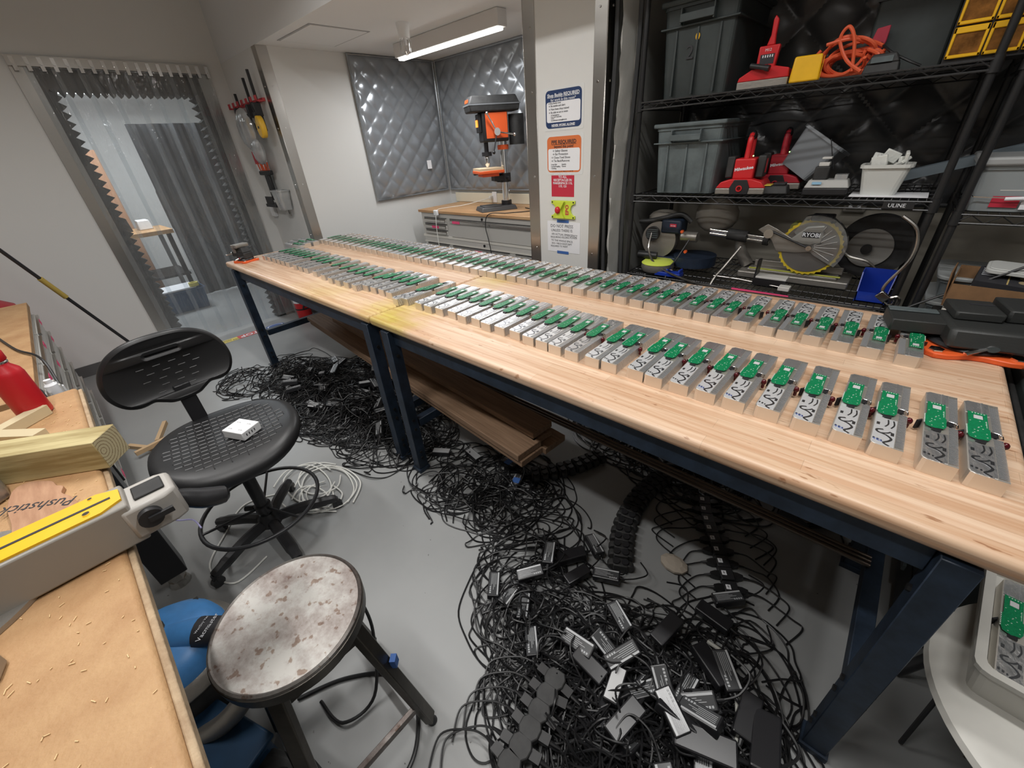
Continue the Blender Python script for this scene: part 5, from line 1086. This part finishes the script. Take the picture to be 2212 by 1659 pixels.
for (x, z) in ((-.03, 1.288), (-.055, .851)):
    m = MB().box((x-.045, 2.2935, z-.014), (x+.05, 2.2965, z+.012)).build('maker_plate', M['black'], ra); text('ULINE', .020, M['text_light'], m, (x-.002, 2.293, z-.002), (90, 0, 0), 'lettering', .0002)
Z1, Z2, Z3 = 1.737, 1.307, .870
def tote(name, label, x0, x1, y0, d, z, h, m, lid=None, flip=False):
    t = thing(name, label, 'tote', ((x0+x1)/2, y0+d/2, z)); w = x1-x0
    MB().tub((0, 0, 0), w*.90, d*.9, h*.94, w, d, .004, .006).build('tub', m, t, bevel=0)
    MB().box((-w/2-.01, -d/2-.01, h*.72), (w/2+.01, d/2+.01, h*.74)).build('rim_band', m, t, bevel=.002)
    MB().box((-w*.24, -d/2-.030, h*.74), (-w*.22, -d/2-.002, h*.9)).box((w*.20, -d/2-.030, h*.74), (w*.22, -d/2-.002, h*.9)).box((-w*.24, -d/2-.034, h*.76), (w*.22, -d/2-.026, h*.84)).build('handle', m, t, bevel=.002)
    MB().box((-w/2-.016, -d/2-.016, h*.94), (w/2+.016, d/2+.016, h)).build('lid', lid or m, t, bevel=.006)
    for i in range(3): MB().box((-w*.3+i*w*.3-.004, -d/2-.0, .01), (-w*.3+i*w*.3+.004, -d/2+.02, h*.7)).build('rib', m, t)
    return t
t = tote('storage_tote', 'tall dark lidded tote marked 2 on the top shelf at the left', -1.11, -.78, 2.36, .46, Z1, .37, M['dark_tote'])
text('2', .075, M['text_dark'], t, (-.03, -.222, .17), (90, 0, 0), 'number', .001); MB().prism([(.0+.010*math.cos(a), .225+.014*math.sin(a)) for a in [k*.5 for k in range(12)]], -.2275, -.2265, 'y').build('yellow_sticker', M['yellow'], t)
tote('storage_tote', 'grey lidded tote with handle on the middle shelf at the left', -1.095, -.765, 2.37, .42, Z2, .325, M['vent_grey'])
def dual_charger(label, x, y, z, m, rot=0, style=0):
    t = thing('battery_charger', label, 'charger', (x, y, z), rot)
    MB().prism([(-.11, 0), (.11, 0), (.11, .028), (-.11, .028)], -.07, .11, 'y').build('grey_base', M['grey_iron'], t, bevel=.004)
    MB().prism([(-.11, .028), (.11, .028), (.09, .055), (.045, .068), (-.045, .068), (-.09, .055)], -.068, .11, 'y').build('red_skirt', m, t, bevel=.004)
    MB().prism([(-.04, .0), (.04, .0), (.045, .03), (.028, .065), (-.028, .065), (-.045, .03)], -.074, -.068, 'y').build('black_nose', M['black'], t, bevel=.002)
    nr = MB().lathe([(.009, 0), (.014, 0), (.014, .004), (.009, .004), (.009, 0)], 16).build('nose_ring', m, t); nr.rotation_euler = (R(90), 0, 0); nr.location = (0, -.074, .027)
    MB().box((-.045, -.05, .066), (.045, .06, .155)).build('tower', m, t, bevel=.006)
    text('Milwaukee', .019, M['text_light'], t, (0, -.0508, .112), (90, -8, 0), 'lettering', .0003, 'CENTER', .0005)
    MB().tube(spline([(0, -.03, .15), (0, -.025, .19), (0, -.02, .235), (0, .01, .255), (0, .045, .24), (0, .05, .19), (0, .05, .15)], 4), .013, 10).build('handle_loop', m, t, smooth=True)
    MB().tube(spline([(0, -.018, .236), (0, .01, .256), (0, .043, .242)], 4), .0145, 10).build('black_grip', M['black'], t, smooth=True)
    for s_ in (-1, 1):
        b = MB().box((min(s_*.05, s_*.085), -.03, .07), (max(s_*.05, s_*.085), .05, .165)).build('battery', M['black_dull'], t, bevel=.006); MB().box((min(s_*.0855, s_*.0862), -.01, .09), (max(s_*.0855, s_*.0862), .02, .15)).build('battery_stripe', m, b)
    MB().cyl((.03, -.047, .165), (.03, -.052, .165), .003, n=8).build('green_led', M['led_green'], t)
    return t
dual_charger('front red battery charger with loop handle on the middle shelf', -.648, 2.44, Z2, M['red'], R(4))
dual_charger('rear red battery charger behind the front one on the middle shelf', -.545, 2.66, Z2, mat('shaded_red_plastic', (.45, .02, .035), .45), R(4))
t = thing('battery_charger', 'red charger with tall straight handle on the top shelf', 'charger', (-.655, 2.47, Z1), R(6))
MB().prism([(-.10, 0), (.10, 0), (.10, .03), (-.10, .03)], -.07, .07, 'y').build('grey_base', M['grey_iron'], t, bevel=.003)
MB().prism([(-.10, .03), (.10, .03), (.095, .062), (.04, .075), (-.05, .07), (-.095, .045)], -.07, .07, 'y').build('red_skirt', M['red'], t, bevel=.003)
MB().prism([(-.038, .06), (.035, .06), (.042, .150), (-.036, .150)], -.055, -.02, 'y').prism([(-.012, .150), (.020, .150), (.016, .185), (.016, .235), (.002, .25), (-.004, .235), (-.002, .185)], -.05, -.025, 'y').build('red_tower', M['red'], t, bevel=.004)
MB().box((-.026, -.0565, .085), (.028, -.055, .12)).build('printed_panel', M['text_dark'], t)
for i in range(5): MB().box((-.018+i*.009, -.0575, .108), (-.014+i*.009, -.0565, .117)).build('white_mark', M['paper'], t)
text('M12', .014, M['text_light'], t, (0, -.0558, .134), (90, 0, 0), 'lettering', .0003)
tag(MB().at((-.655, 2.385, 1.81)).cyl((-.045, 0, .012), (.02, -.01, -.004), .010, n=10).cyl((.02, -.01, -.004), (.035, -.012, -.008), .012, n=10).build('black_torch', M['black'], None, smooth=True), 'small black torch lying on the base of the tall handled red charger', 'torch')
t = thing('yellow_block', 'yellow plastic box on the front edge of the top shelf', 'box', (-.485, 2.40, Z1), R(10)); MB().taper((0, 0, 0), (.105, .10), (.095, .09), .088).build('body', M['yellow'], t, bevel=.006)
for i in range(8): MB().box((.053-.004*0, -.045+i*.012, .006), (.0545, -.040+i*.012, .08)).build('side_rib', M['yellow'], t)
oc = MB(); ro = random.Random(4)
for k in range(9):
    cx = -.36+ro.uniform(-.03, .03); a0 = ro.random()*6; w = ro.uniform(.06, .11); h = ro.uniform(.03, .065)
    oc.tube(spline([(cx+w*math.cos(a0+q*.75), 2.46+.03*math.sin(q*1.3+k)+.01*k*.5, Z1+.012+h+h*math.sin(a0+q*.75)) for q in range(9)]), .0062, 7)
oc.tube(spline([(-.33, 2.44, Z1+.02), (-.35, 2.43, Z1+.12), (-.38, 2.43, Z1+.165), (-.40, 2.44, Z1+.13), (-.36, 2.44, Z1+.06), (-.30, 2.43, Z1+.015)]), .0062, 7)
tag(oc.build('orange_cord', mat('orange_cord_jacket', (.80, .13, .05), .45), None, smooth=True), 'bundled orange extension cord on the top shelf behind the yellow box', 'cord', None, 'stuff')
t = thing('black_case', 'large dark case at the back of the top shelf left of the amber drawers', 'case', (-.19, 2.70, Z1)); MB().box((-.13, -.14, 0), (.12, .14, .40)).build('body', M['dark_tote'], t, bevel=.01); MB().box((-.135, -.145, .24), (.125, .145, .246)).build('lid_seam', M['black'], t)
t = thing('red_cloth', 'small red cloth flag hanging on the front of the dark case', 'cloth', (-.285, 2.53, 1.835)); MB().prism([(-.02, -.05), (.005, -.045), (.028, .01), (.028, .06), (-.012, .055), (-.024, 0)], -.012, 0, 'y').build('cloth', mat('dark_red_cloth', (.45, .04, .07), .7), t, bevel=.003)
t = thing('charger_dish', 'small dark grey charger base on the top shelf right of the orange cord', 'charger', (-.235, 2.42, Z1)); MB().taper((0, 0, 0), (.11, .08), (.10, .07), .03).taper((.0, .0, .03), (.10, .07), (.07, .05), .03).build('body', M['black_dull'], t, bevel=.004); MB().box((-.035, -.042, .032), (.03, -.034, .05)).build('window', M['vent_grey'], t)
tag(MB().tube(spline([(-.27, 2.50, 1.84), (-.22, 2.44, 1.80), (-.16, 2.42, 1.765), (-.12, 2.42, 1.745)]), .004, 6).build('black_lead', M['cable'], None, smooth=True), 'thin black lead from the red cloth to the top shelf', 'cord')
t = thing('drawer_organiser', 'yellow framed organiser with amber drawers at the right of the top shelf', 'organiser', (-.065, 2.38, Z1+.012))
MB().box((0, .012, -.01), (.37, .22, .40)).build('cabinet', M['black'], t)
for i in range(4):
    for j in range(4):
        x, z = .004+i*.091, .0+j*.092
        d = MB().box((x, 0, z+.002), (x+.008, .012, z+.088)).box((x+.079, 0, z+.002), (x+.087, .012, z+.088)).box((x, 0, z+.002), (x+.087, .012, z+.012)).box((x, 0, z+.070), (x+.087, .012, z+.088)).build('drawer', M['yellow'], t, bevel=.002, seg=1)
        MB().box((x+.008, .005, z+.012), (x+.079, .009, z+.070)).build('drawer_window', M['amber'], d)
# middle shelf, right half
t = thing('grey_tub', 'translucent grey tub tilted on its side on the middle shelf', 'tub', (-.455, 2.66, Z2+.085), (R(-12), R(32), R(-12))); MB().tub((0, 0, -.02), .15, .14, .17, .20, .18, .004, .008).build('tub', mat('smoky_plastic', (.24, .26, .28), .3), t)
t = thing('battery_charger', 'low charger with yellow label on the middle shelf', 'charger', (-.505, 2.45, Z2), R(4)); MB().taper((0, 0, 0), (.125, .10), (.105, .08), .035).build('body', M['black_dull'], t, bevel=.005); MB().box((-.05, -.045, .0355), (-.012, .03, .038)).build('yellow_label', mat('yellow_label', (.70, .55, .08), .5), t); MB().box((-.005, -.03, .035), (.045, .03, .046)).build('slot', M['black'], t, bevel=.003)
t = thing('battery_charger', 'grey and black charger with battery standing in it, middle shelf', 'charger', (-.295, 2.43, Z2), R(2)); MB().box((-.085, -.05, 0), (.08, .05, .03)).build('black_base', M['black'], t, bevel=.005); MB().taper((0, 0, .03), (.165, .10), (.14, .075), .032).build('grey_body', mat('light_charger_grey', (.42, .42, .40), .45), t, bevel=.004)
MB().box((-.06, -.035, .055), (-.005, .03, .115)).build('battery', M['black_dull'], t, bevel=.005); MB().box((-.05, -.03, .115), (-.012, .025, .13)).box((-.045, -.028, .142), (-.01, .02, .15)).build('battery_cap', M['chest'], t, bevel=.002); MB().box((-.055, -.052, .045), (-.02, -.048, .055)).build('blue_label', mat('pale_blue', (.3, .55, .75), .5), t); MB().box((.02, -.03, .062), (.065, .02, .082)).build('clear_case', M['bag'], t); MB().cyl((-.0, .03, .10), (-.04, .04, .215), .0022, n=6).build('antenna', M['black'], t)
t = thing('white_tub', 'white open tub full of crumpled plastic bags on the middle shelf', 'tub', (-.11, 2.43, Z2+.003)); MB().tub((0, 0, 0), .115, .09, .115, .155, .125, .003, .008).build('tub', mat('milky_plastic', (.62, .63, .60), .4), t)
bg = MB(); rb_ = random.Random(8)
for i in range(10): x, y = rb_.uniform(-.05, .05), rb_.uniform(-.04, .04); bg.at((x, y, .115+rb_.uniform(-.01, .03)), (rb_.random()*3, rb_.random()*3, rb_.random()*3)).cbox((0, 0, 0), (.055, .04, .012))
bg.M = Matrix.Identity(4); bg.build('plastic_bags', mat('crinkled_clear_bag', (.75, .76, .72), .2, bump=1, bscale=50), t, bevel=.003, kind='stuff')
tag(MB().box((-.20, 2.36, Z2+.0), (.05, 2.50, Z2+.004)).build('paper_sheet', M['paper']), 'white sheet of paper under the white tub on the middle shelf', 'paper')
t = thing('metal_channel', 'long blue grey metal channel slanting up through both racks', 'channel', (-.045, 2.62, 1.345), (0, -math.atan2(.175, .62), R(-2))); MB().box((0, -.03, 0), (1.25, .03, .004)).box((0, -.034, 0), (1.25, -.03, .038)).box((0, .03, 0), (1.25, .034, .038)).build('channel', mat('blue_grey_metal', (.17, .21, .24), .35, .4), t)
# wall outlet behind the rack
t = thing('wall_outlet', 'dark metal outlet box on the beige wall behind the lower shelf', 'outlet', (-.21, 3.0, 1.18)); MB().box((-.05, -.03, -.025), (.05, -.001, .03)).build('box', M['grey_iron'], t, bevel=.004); MB().box((-.035, -.033, -.012), (.035, -.030, .018)).build('faceplate', M['steel'], t)
for x in (-.018, .018): MB().cyl((x, -.0345, .003), (x, -.033, .003), .009, n=12).build('socket', M['paper'], t)
# ------------------------------------------------------------------ saws on the lower shelf
def disc(m_, c, r, t_, n=48, teeth=0):
    if teeth:
        pts = []
        for k in range(teeth*2): a = 2*math.pi*k/(teeth*2); rr = r if k % 2 else r*.95; pts.append((c[0]+rr*math.cos(a+(.03 if k % 2 else 0)), c[2]+rr*math.sin(a+(.03 if k % 2 else 0))))
        m_.prism(pts, c[1]-t_/2, c[1]+t_/2, 'y')
    else: m_.cyl((c[0], c[1]-t_/2, c[2]), (c[0], c[1]+t_/2, c[2]), r, n=n)
    return m_
t = thing('mitre_saw', 'silver sliding mitre saw with yellow rimmed blade on the lower shelf', 'mitre saw', (-.30, 2.56, Z3))
MB().box((-.30, -.06, 0), (.20, .13, .035)).box((-.26, -.04, .035), (.15, .10, .05)).build('base', M['grey_iron'], t, bevel=.006)
MB().box((-.24, .02, .05), (.16, .035, .085)).build('fence', M['grey_iron'], t, bevel=.003); MB().box((-.25, -.042, .05), (.16, -.036, .056)).build('yellow_strip', mat('lime_strip', (.48, .50, .10), .5), t)
disc(MB(), (0, -.05, .185), .135, .003, teeth=34).build('blade_rim', mat('blade_yellow', (.65, .48, .03), .4), t)
b = disc(MB(), (0, -.0525, .185), .119, .003).build('saw_blade', mat('dusty_blade', (.20, .19, .18), .4, .6), t, smooth=True)
g = [(0+.148*math.cos(R(a)), .19+.148*math.sin(R(a))) for a in range(-35, 116, 8)]+[(-.08, .255), (-.02, .19), (.03, .15)]
MB().prism(g, -.070, -.030, 'y').build('clear_guard', M['clear'], t, bevel=.002)
rb2 = MB()
for a in range(-30, 70, 16): rb2.cyl((.02*math.cos(R(a)), -.0725, .19+.02*math.sin(R(a))), (.11*math.cos(R(a)), -.0725, .19+.11*math.sin(R(a))), .0016, n=5)
rb2.build('guard_ribs', M['chest'], t, kind='stuff')
MB().prism([(-.09, .22), (-.03, .285), (.04, .295), (.045, .21), (.0, .20), (-.05, .2)], -.075, -.01, 'y').build('upper_guard', mat('silver_enamel', (.34, .34, .32), .4, .3), t, bevel=.006)
text('RYOBI', .026, M['text_light'], t, (-.005, -.0765, .248), (90, 0, 0), 'lettering', .0006, 'CENTER', .0006); MB().box((-.042, -.0760, .236), (.030, -.0752, .262)).build('badge', M['black'], t)
MB().prism([(-.245, .255), (-.205, .285), (-.16, .265), (-.05, .205), (.02, .185), (.015, .165), (-.06, .155), (-.14, .155), (-.175, .21)], -.060, -.055, 'y').build('linkage_plate', M['grey_iron'], t, bevel=.003); MB().cyl((-.19, -.0605, .255), (.0, -.0805, .188), .005, n=8).build('link_bar', M['black'], t); MB().cyl((-.19, -.075, .24), (-.19, -.0605, .24), .022).build('pivot', M['steel'], t, smooth=True); MB().cyl((0, -.085, .187), (0, -.072, .187), .012).build('pivot', M['steel'], t, smooth=True)
MB().box((-.03, -.06, .31), (.06, .02, .335)).box((-.05, -.04, .295), (.07, .01, .31)).build('top_handle', M['black'], t, bevel=.006); MB().cyl((-.09, -.02, .27), (-.09, .05, .27), .022).build('lime_motor_cap', mat('dusty_lime', (.33, .36, .10), .5), t, smooth=True)
for z in (.195, .215):
    MB().cyl((-.50, .0, z+.012), (-.19, -.02, z-.006), .010, n=12).build('slide_rail', M['chrome'], t, smooth=True)
MB().cyl((-.40, -.005, .213), (-.30, -.012, .205), .030).build('rail_block', M['black_dull'], t, smooth=True); MB().cyl((-.215, -.02, .20), (-.19, -.02, .198), .028).build('rail_block', M['black_dull'], t, smooth=True)
MB().tube(spline([(-.34, .02, .19), (-.32, .03, .11), (-.28, .04, .05)]), [.03]*17, 12).build('arm', M['grey_iron'], t, smooth=True)
disc(MB(), (.235, .10, .185), .145, .05).build('belt_disc', M['black_dull'], t, smooth=True); disc(MB(), (.225, .07, .18), .088, .008).build('disc_face', mat('pale_disc', (.30, .29, .27), .5), t, smooth=True); disc(MB(), (.215, .06, .175), .022, .02).build('disc_hub', M['black'], t)
MB().tube(spline([(.12, .0, .19), (.16, .0, .15), (.24, .0, .13), (.30, .0, .08)]), .007, 7).build('bent_bar', M['steel'], t, smooth=True)
t = thing('mitre_saw', 'dusty navy mitre saw with small red badge at the left of the lower shelf', 'mitre saw', (-1.0, 2.56, Z3))
M['saw_navy'] = mat('dusty_navy', (.014, .024, .045), .5, var=.4, vscale=12)
MB().box((-.14, -.10, .03), (.20, .12, .07)).build('base', M['saw_navy'], t, bevel=.006); MB().cyl((.14, -.02, .03), (.14, -.02, .085), .12).build('turntable', M['saw_navy'], t, smooth=True)
disc(MB(), (-.07, -.05, .165), .105, .06).build('blade_guard', M['grey_iron'], t, smooth=True); disc(MB(), (-.105, -.085, .20), .042, .03).build('motor_vent', M['black'], t, smooth=True)
for i in range(5): MB().box((-.14, -.1015, .178+i*.011), (-.07, -.100, .182+i*.011)).build('vent_slot', M['vent_grey'], t)
MB().box((-.06, -.09, .205), (.06, .02, .285)).build('motor_body', M['saw_navy'], t, bevel=.012); MB().box((-.004, -.093, .245), (.034, -.0895, .262)).build('red_badge', M['red_print'], t); text('RYOBI', .010, M['text_light'], t, (.015, -.0935, .2515), (90, 0, 0), 'lettering', .0002)
MB().tube(spline([(-.20, -.08, .265), (-.14, -.08, .27), (-.05, -.07, .29), (.04, -.05, .31), (.10, -.04, .27)]), .013, 9).build('handle', M['black_dull'], t, smooth=True)
MB().ball((-.08, 0, .28), .065, 14, (1.5, 1, .7)).build('dust_housing', mat('dusty_grey', (.24, .22, .19), .7), t, smooth=True); MB().ball((.20, .06, .30), .10, 14, (1.2, .7, 1)).build('dust_bag', mat('dust_bag_cloth', (.30, .28, .25), .9, bump=.5, bscale=15), t, smooth=True)
for x, z in ((.075, .225), (.11, .115)): MB().cyl((x, -.105, z), (x, -.09, z), .009, n=10).build('orange_knob', M['orange'], t)
MB().cyl((.06, -.05, .19), (.15, -.05, .19), .028).build('pivot', M['grey_iron'], t, smooth=True)
t = thing('orbital_sander', 'grey round tool with lime stripe on the lower shelf left front', 'tool', (-1.02, 2.395, Z3)); MB().lathe([(.0, .01), (.085, .01), (.095, .03), (.09, .055), (0, .06)], 32).build('body', M['grey_iron'], t, smooth=True); MB().lathe([(.0925, .052), (.094, .055), (.080, .066), (.0, .067)], 32).build('lime_band', mat('lime_band', (.60, .70, .10), .5), t, smooth=True); MB().cyl((-.13, 0, .09), (-.02, .02, .085), .022).build('black_grip', M['black'], t, smooth=True)
t = thing('drill_bit_holder', 'small blue plastic holder with steel rod on the front of the lower shelf', 'holder', (-.925, 2.345, Z3)); MB().box((-.075, -.03, 0), (.075, .03, .022)).box((-.07, -.025, .022), (-.055, .025, .045)).box((-.01, -.025, .022), (.0, .025, .04)).box((.06, -.025, .022), (.072, .025, .042)).build('holder', M['blue_bin'], t, bevel=.003); MB().cyl((-.135, 0, .037), (.02, 0, .033), .004, n=8).build('rod', M['chrome'], t)
t = thing('parts_bin', 'blue open parts bin at the right of the lower shelf', 'bin', (.0, 2.36, Z3))
MB().prism([(-.055, 0), (.055, 0), (.06, .12), (-.06, .12)], .14, .145, 'y').prism([(-.052, 0), (.052, 0), (.055, .045), (-.055, .045)], 0, .005, 'y').box((-.055, 0, 0), (.055, .145, .005)).add([(-.052, 0, 0), (-.055, 0, .045), (-.06, .05, .12), (-.06, .145, .12), (-.055, .145, 0), (-.048, 0, 0), (-.051, 0, .045), (-.056, .05, .12), (-.056, .145, .12), (-.051, .145, 0)], [(0, 1, 2, 3, 4), (9, 8, 7, 6, 5), (0, 5, 6, 1), (1, 6, 7, 2), (2, 7, 8, 3)]).add([(.052, 0, 0), (.055, 0, .045), (.06, .05, .12), (.06, .145, .12), (.055, .145, 0), (.048, 0, 0), (.051, 0, .045), (.056, .05, .12), (.056, .145, .12), (.051, .145, 0)], [(4, 3, 2, 1, 0), (5, 6, 7, 8, 9), (0, 1, 6, 5), (1, 2, 7, 6), (2, 3, 8, 7)]).build('bin', M['blue_bin'], t)
t = thing('saw_bracket', 'grey angled metal stand with pale plate on the lower shelf front', 'bracket', (-.46, 2.40, Z3+.005))
MB().box((-.02, -.02, .035), (.12, .05, .045)).build('pale_plate', M['chest'], t, bevel=.002); MB().box((-.03, .0, 0), (-.02, .05, .12)).prism([(-.03, .0), (-.02, .0), (-.02, .13), (-.024, .13)], -.02, 0, 'y').box((-.02, -.022, 0), (.12, -.018, .035)).build('upright', M['black_metal'], t); MB().tube([(-.24, .03, .004), (-.10, .0, .012), (.10, -.025, .006), (.10, -.03, -.01)], .003, 6).build('bent_wire', M['steel'], t)
MB().box((.10, -.07, 0), (.15, -.02, .02)).build('end_shoe', M['chest'], t, bevel=.003)
tag(MB().box((-.56, 2.290, .838), (-.30, 2.2945, .870)).build('pink_tape_strip', M['pink_tape']), 'pink tape strip on the front wire of the lower shelf', 'tape')
for i, (nm, p, r, mm, lb) in enumerate((('saw_cable', [(-1.10, 2.44, 1.08), (-1.09, 2.40, .99), (-1.0, 2.34, .92), (-.80, 2.29, .875), (-.60, 2.28, .860), (-.38, 2.275, .862), (-.10, 2.275, .865), (.05, 2.27, .86)], .006, 'steel', 'long grey cable sweeping along the front of the lower shelf'), ('saw_cable', [(-.87, 2.44, 1.06), (-.90, 2.36, .96), (-.93, 2.33, .90), (-.92, 2.28, .80)], .004, 'black', 'thin black cable dropping from the navy mitre saw'), ('saw_cable', [(-.60, 2.46, 1.04), (-.64, 2.38, .95), (-.67, 2.34, .89), (-.68, 2.28, .82)], .0055, 'grey_iron', 'grey cable dropping below the slide rails of the silver saw'), ('lock_cable', [(.0, 2.285, 1.25), (.06, 2.275, 1.20), (.075, 2.27, 1.10), (.03, 2.26, .98), (.045, 2.255, .93), (.085, 2.25, .945), (.09, 2.26, .90), (.02, 2.255, .80), (-.02, 2.25, .78), (.08, 2.25, .76)], .006, 'steel', 'clear jacketed steel lock cable on the rack post by the blue bin'))):
    tag(MB().tube(spline(p), r, 7).build(nm, M[mm], None, smooth=True), lb, 'cable')
t = thing('padlock', 'silver combination padlock hanging by the blue parts bin', 'padlock', (.045, 2.245, .935), (0, R(35), 0)); MB().box((-.030, -.010, -.016), (.012, .010, .016)).build('body', M['chrome'], t, bevel=.003); MB().tube([(.012, 0, .012), (.030, 0, .012), (.038, 0, 0), (.030, 0, -.012), (.012, 0, -.012)], .0035, 7).build('shackle', M['chrome'], t, smooth=True)
tag(MB().tube(spline([(.52, 2.26, 1.22), (.3, 2.24, 1.05), (.14, 2.22, .93), (-.02, 2.20, .79)]), .0045, 6).build('black_strap_cable', M['cable'], None, smooth=True), 'straight black cable slanting in front of the right rack', 'cable')
# ------------------------------------------------------------------ right rack contents
t = thing('clear_tote', 'clear lidded tote with red and white labels on the right rack', 'tote', (.31, 2.50, 1.268)); MB().tub((0, 0, 0), .28, .30, .15, .31, .34, .004, .006).build('tub', mat('frosted_plastic', (.30, .33, .34), .35), t); MB().box((-.17, -.19, .15), (.17, .19, .178)).build('lid', mat('grey_lid', (.34, .35, .35), .45), t, bevel=.008)
MB().at((0, -.1535, 0)).box((-.09, -.004, .015), (-.02, -.001, .07)).build('red_label', M['red_print'], t); MB().at((0, -.1565, 0)).box((-.08, -.004, .07), (-.01, -.001, .11)).build('white_label', M['chest'], t); MB().at((0, -.16, 0)).box((-.015, -.004, .01), (.06, -.001, .05)).build('pale_label', M['paper'], t); MB().cyl((-.06, -.175, .045), (.03, -.175, .05), .006, n=10).build('wire_bail_grip', M['paper'], t)
MB().tube([(-.03, -.175, .047), (-.14, -.17, .05), (-.155, -.16, .065), (-.15, -.14, .12)], .002, 5).build('wire_bail', M['chrome'], t)
for i, (z, x, y) in enumerate(((.622, .30, 2.47), (.722, .30, 2.47), (.822, .31, 2.50), (.922, .315, 2.52))):
    t = thing('clear_tub', '%s of the stacked clear lidded tubs on the right rack' % ('lowest', 'second lowest', 'third', 'topmost')[i], 'tub', (x, y, z)); MB().tub((0, 0, 0), .22, .26, .080, .24, .29, .004, .006, .03).build('tub', mat('clear_tub_%d' % i, (.20, .23, .24), .3), t); MB().prism(rrect(.27, .32, .04), .080, .096).build('lid', mat('tub_lid_%d' % i, (.38, .40, .40), .4), t, bevel=.004)
t = thing('cardboard_box', 'open brown cardboard box holding a dark printed carton on the right rack', 'box', (.335, 2.27, .955), (0, 0, R(-6)))
MB().box((-.115, -.10, 0), (.13, -.096, .085)).box((-.115, .10, 0), (.13, .104, .11)).box((-.115, -.10, 0), (-.111, .10, .10)).box((.126, -.10, 0), (.13, .10, .10)).box((-.115, -.1, 0), (.13, .1, .003)).build('box', M['cardboard'], t)
MB().prism([(-.115, .0), (-.111, .0), (-.125, .12), (-.129, .12)], -.09, .09, 'y').build('flap', M['cardboard'], t)
t = thing('printed_carton', 'dark carton with gold and white print inside the cardboard box', 'carton', (.35, 2.285, .960), (R(8), R(3), R(-6))); MB().box((-.08, -.07, 0), (.085, .08, .10)).build('carton', M['text_dark'], t)
for i in range(5): MB().box((-.07, .055-i*.015, .1002), (-.02+.01*(i % 2), .06-i*.015, .1008)).build('print_line', M['text_light'], t)
MB().box((.0, -.065, .1002), (.004, .07, .1008)).build('gold_line', mat('gold_print', (.5, .38, .15), .5), t)
for i in range(3): MB().cyl((.04, .045-i*.038, .1), (.04, .045-i*.038, .1009), .013, n=14).build('gold_dot', mat('gold_dot_%d' % i, (.35, .28, .16), .5), t)
t = thing('rounded_lid', 'white rounded shallow plastic lid resting on the dark carton', 'lid', (.37, 2.30, 1.075), (R(4), R(2), R(-6))); MB().prism(rrect(.16, .12, .025), 0, .014).prism(rrect(.145, .105, .02), .014, .018).build('lid', mat('off_white_lid', (.55, .56, .54), .4), t, bevel=.003)  # loose container lid lying on the carton, not a tray
t = thing('white_tray', 'long white tray lid lying under the cardboard box on the right rack', 'tray', (.33, 2.20, .925), R(-6)); MB().prism(rrect(.22, .07, .02), 0, .018).build('tray', mat('aged_white', (.58, .56, .50), .5), t, bevel=.004)
t = thing('clear_clamshell', 'clear plastic clamshell with white strap at the right edge behind the vise', 'packaging', (.47, 2.16, .96), R(-20)); MB().box((-.05, -.05, -.03), (.06, .05, .07)).build('shell', M['bag'], t, bevel=.01); MB().box((-.052, -.004, -.03), (.062, .004, .074)).build('strap', M['paper'], t)
t = thing('support_crate', 'dark crate under the cardboard box between the table and right rack', 'crate', (.40, 2.20, 0)); MB().box((-.18, -.07, .0), (.25, .065, .90)).build('crate', M['dark_tote'], t, bevel=.01); MB().box((-.2, -.085, .90), (.27, .085, .924)).build('lid', M['black_dull'], t, bevel=.006)
t = thing('drawer_stack', 'stack of dark drawers on the floor right of the near table', 'drawers', (.62, 1.72, 0))
MB().box((-.20, -.30, 0), (.30, .30, .88)).build('cabinet', M['dark_tote'], t, bevel=.01)
for i in range(5): d = MB().box((-.215, -.28, .04+i*.165), (-.2, .28, .19+i*.165)).build('drawer', M['black_dull'], t, bevel=.004); MB().box((-.225, -.1, .12+i*.165), (-.215, .1, .145+i*.165)).build('pull', M['vent_grey'], d)
# ------------------------------------------------------------------ white seat at the right with one more module
t = thing('white_chair', 'white round moulded seat with black bent tube legs at the right edge', 'chair', (.70, 1.02, 0))
MB().lathe([(0, .425), (.30, .425), (.325, .43), (.335, .445), (.33, .46), (.31, .468), (.0, .466)], 64).build('seat', M['stool_white'], t, smooth=True)
MB().tube(spline([(-.14, -.20, .42), (-.16, -.20, .40), (-.20, -.16, .30), (-.24, -.12, .12), (-.26, -.10, .012)]), .016, 10).build('bent_leg', M['black'], t, smooth=True); MB().tube(spline([(-.14, .2, .42), (-.2, .22, .3), (-.26, .25, .012)]), .016, 10).build('bent_leg', M['black'], t, smooth=True)
MB().cyl((-.25, .05, .42), (-.24, .02, .02), .006, n=8).cyl((.2, .2, .42), (.28, .25, .01), .016, n=8).cyl((.2, -.2, .42), (.28, -.25, .01), .016, n=8).build('rear_legs', M['black'], t, smooth=True)
t = thing('white_box', 'white low box with raised rim standing on the round seat at the right edge', 'box', (.545, 1.16, .4675), R(-6)); MB().tub((0, 0, 0), .19, .42, .10, .22, .45, .012, .006, .02).build('box', M['stool_white'], t)
unit(.485, .985, R(-6), 'finned metal module lying in the white box at the right edge', 'module in the white box', z=.485)
t = thing('pale_blue_crate', 'pale blue plastic corner of a crate at the lower right corner', 'crate', (.62, .58, 0)); MB().box((-.16, -.16, 0), (.2, .16, .30)).build('crate', mat('pale_blue_plastic', (.16, .22, .27), .5), t, bevel=.02); MB().box((-.17, -.17, .30), (.21, .17, .33)).build('lid', mat('pale_blue_lid', (.16, .22, .27), .5), t, bevel=.008)
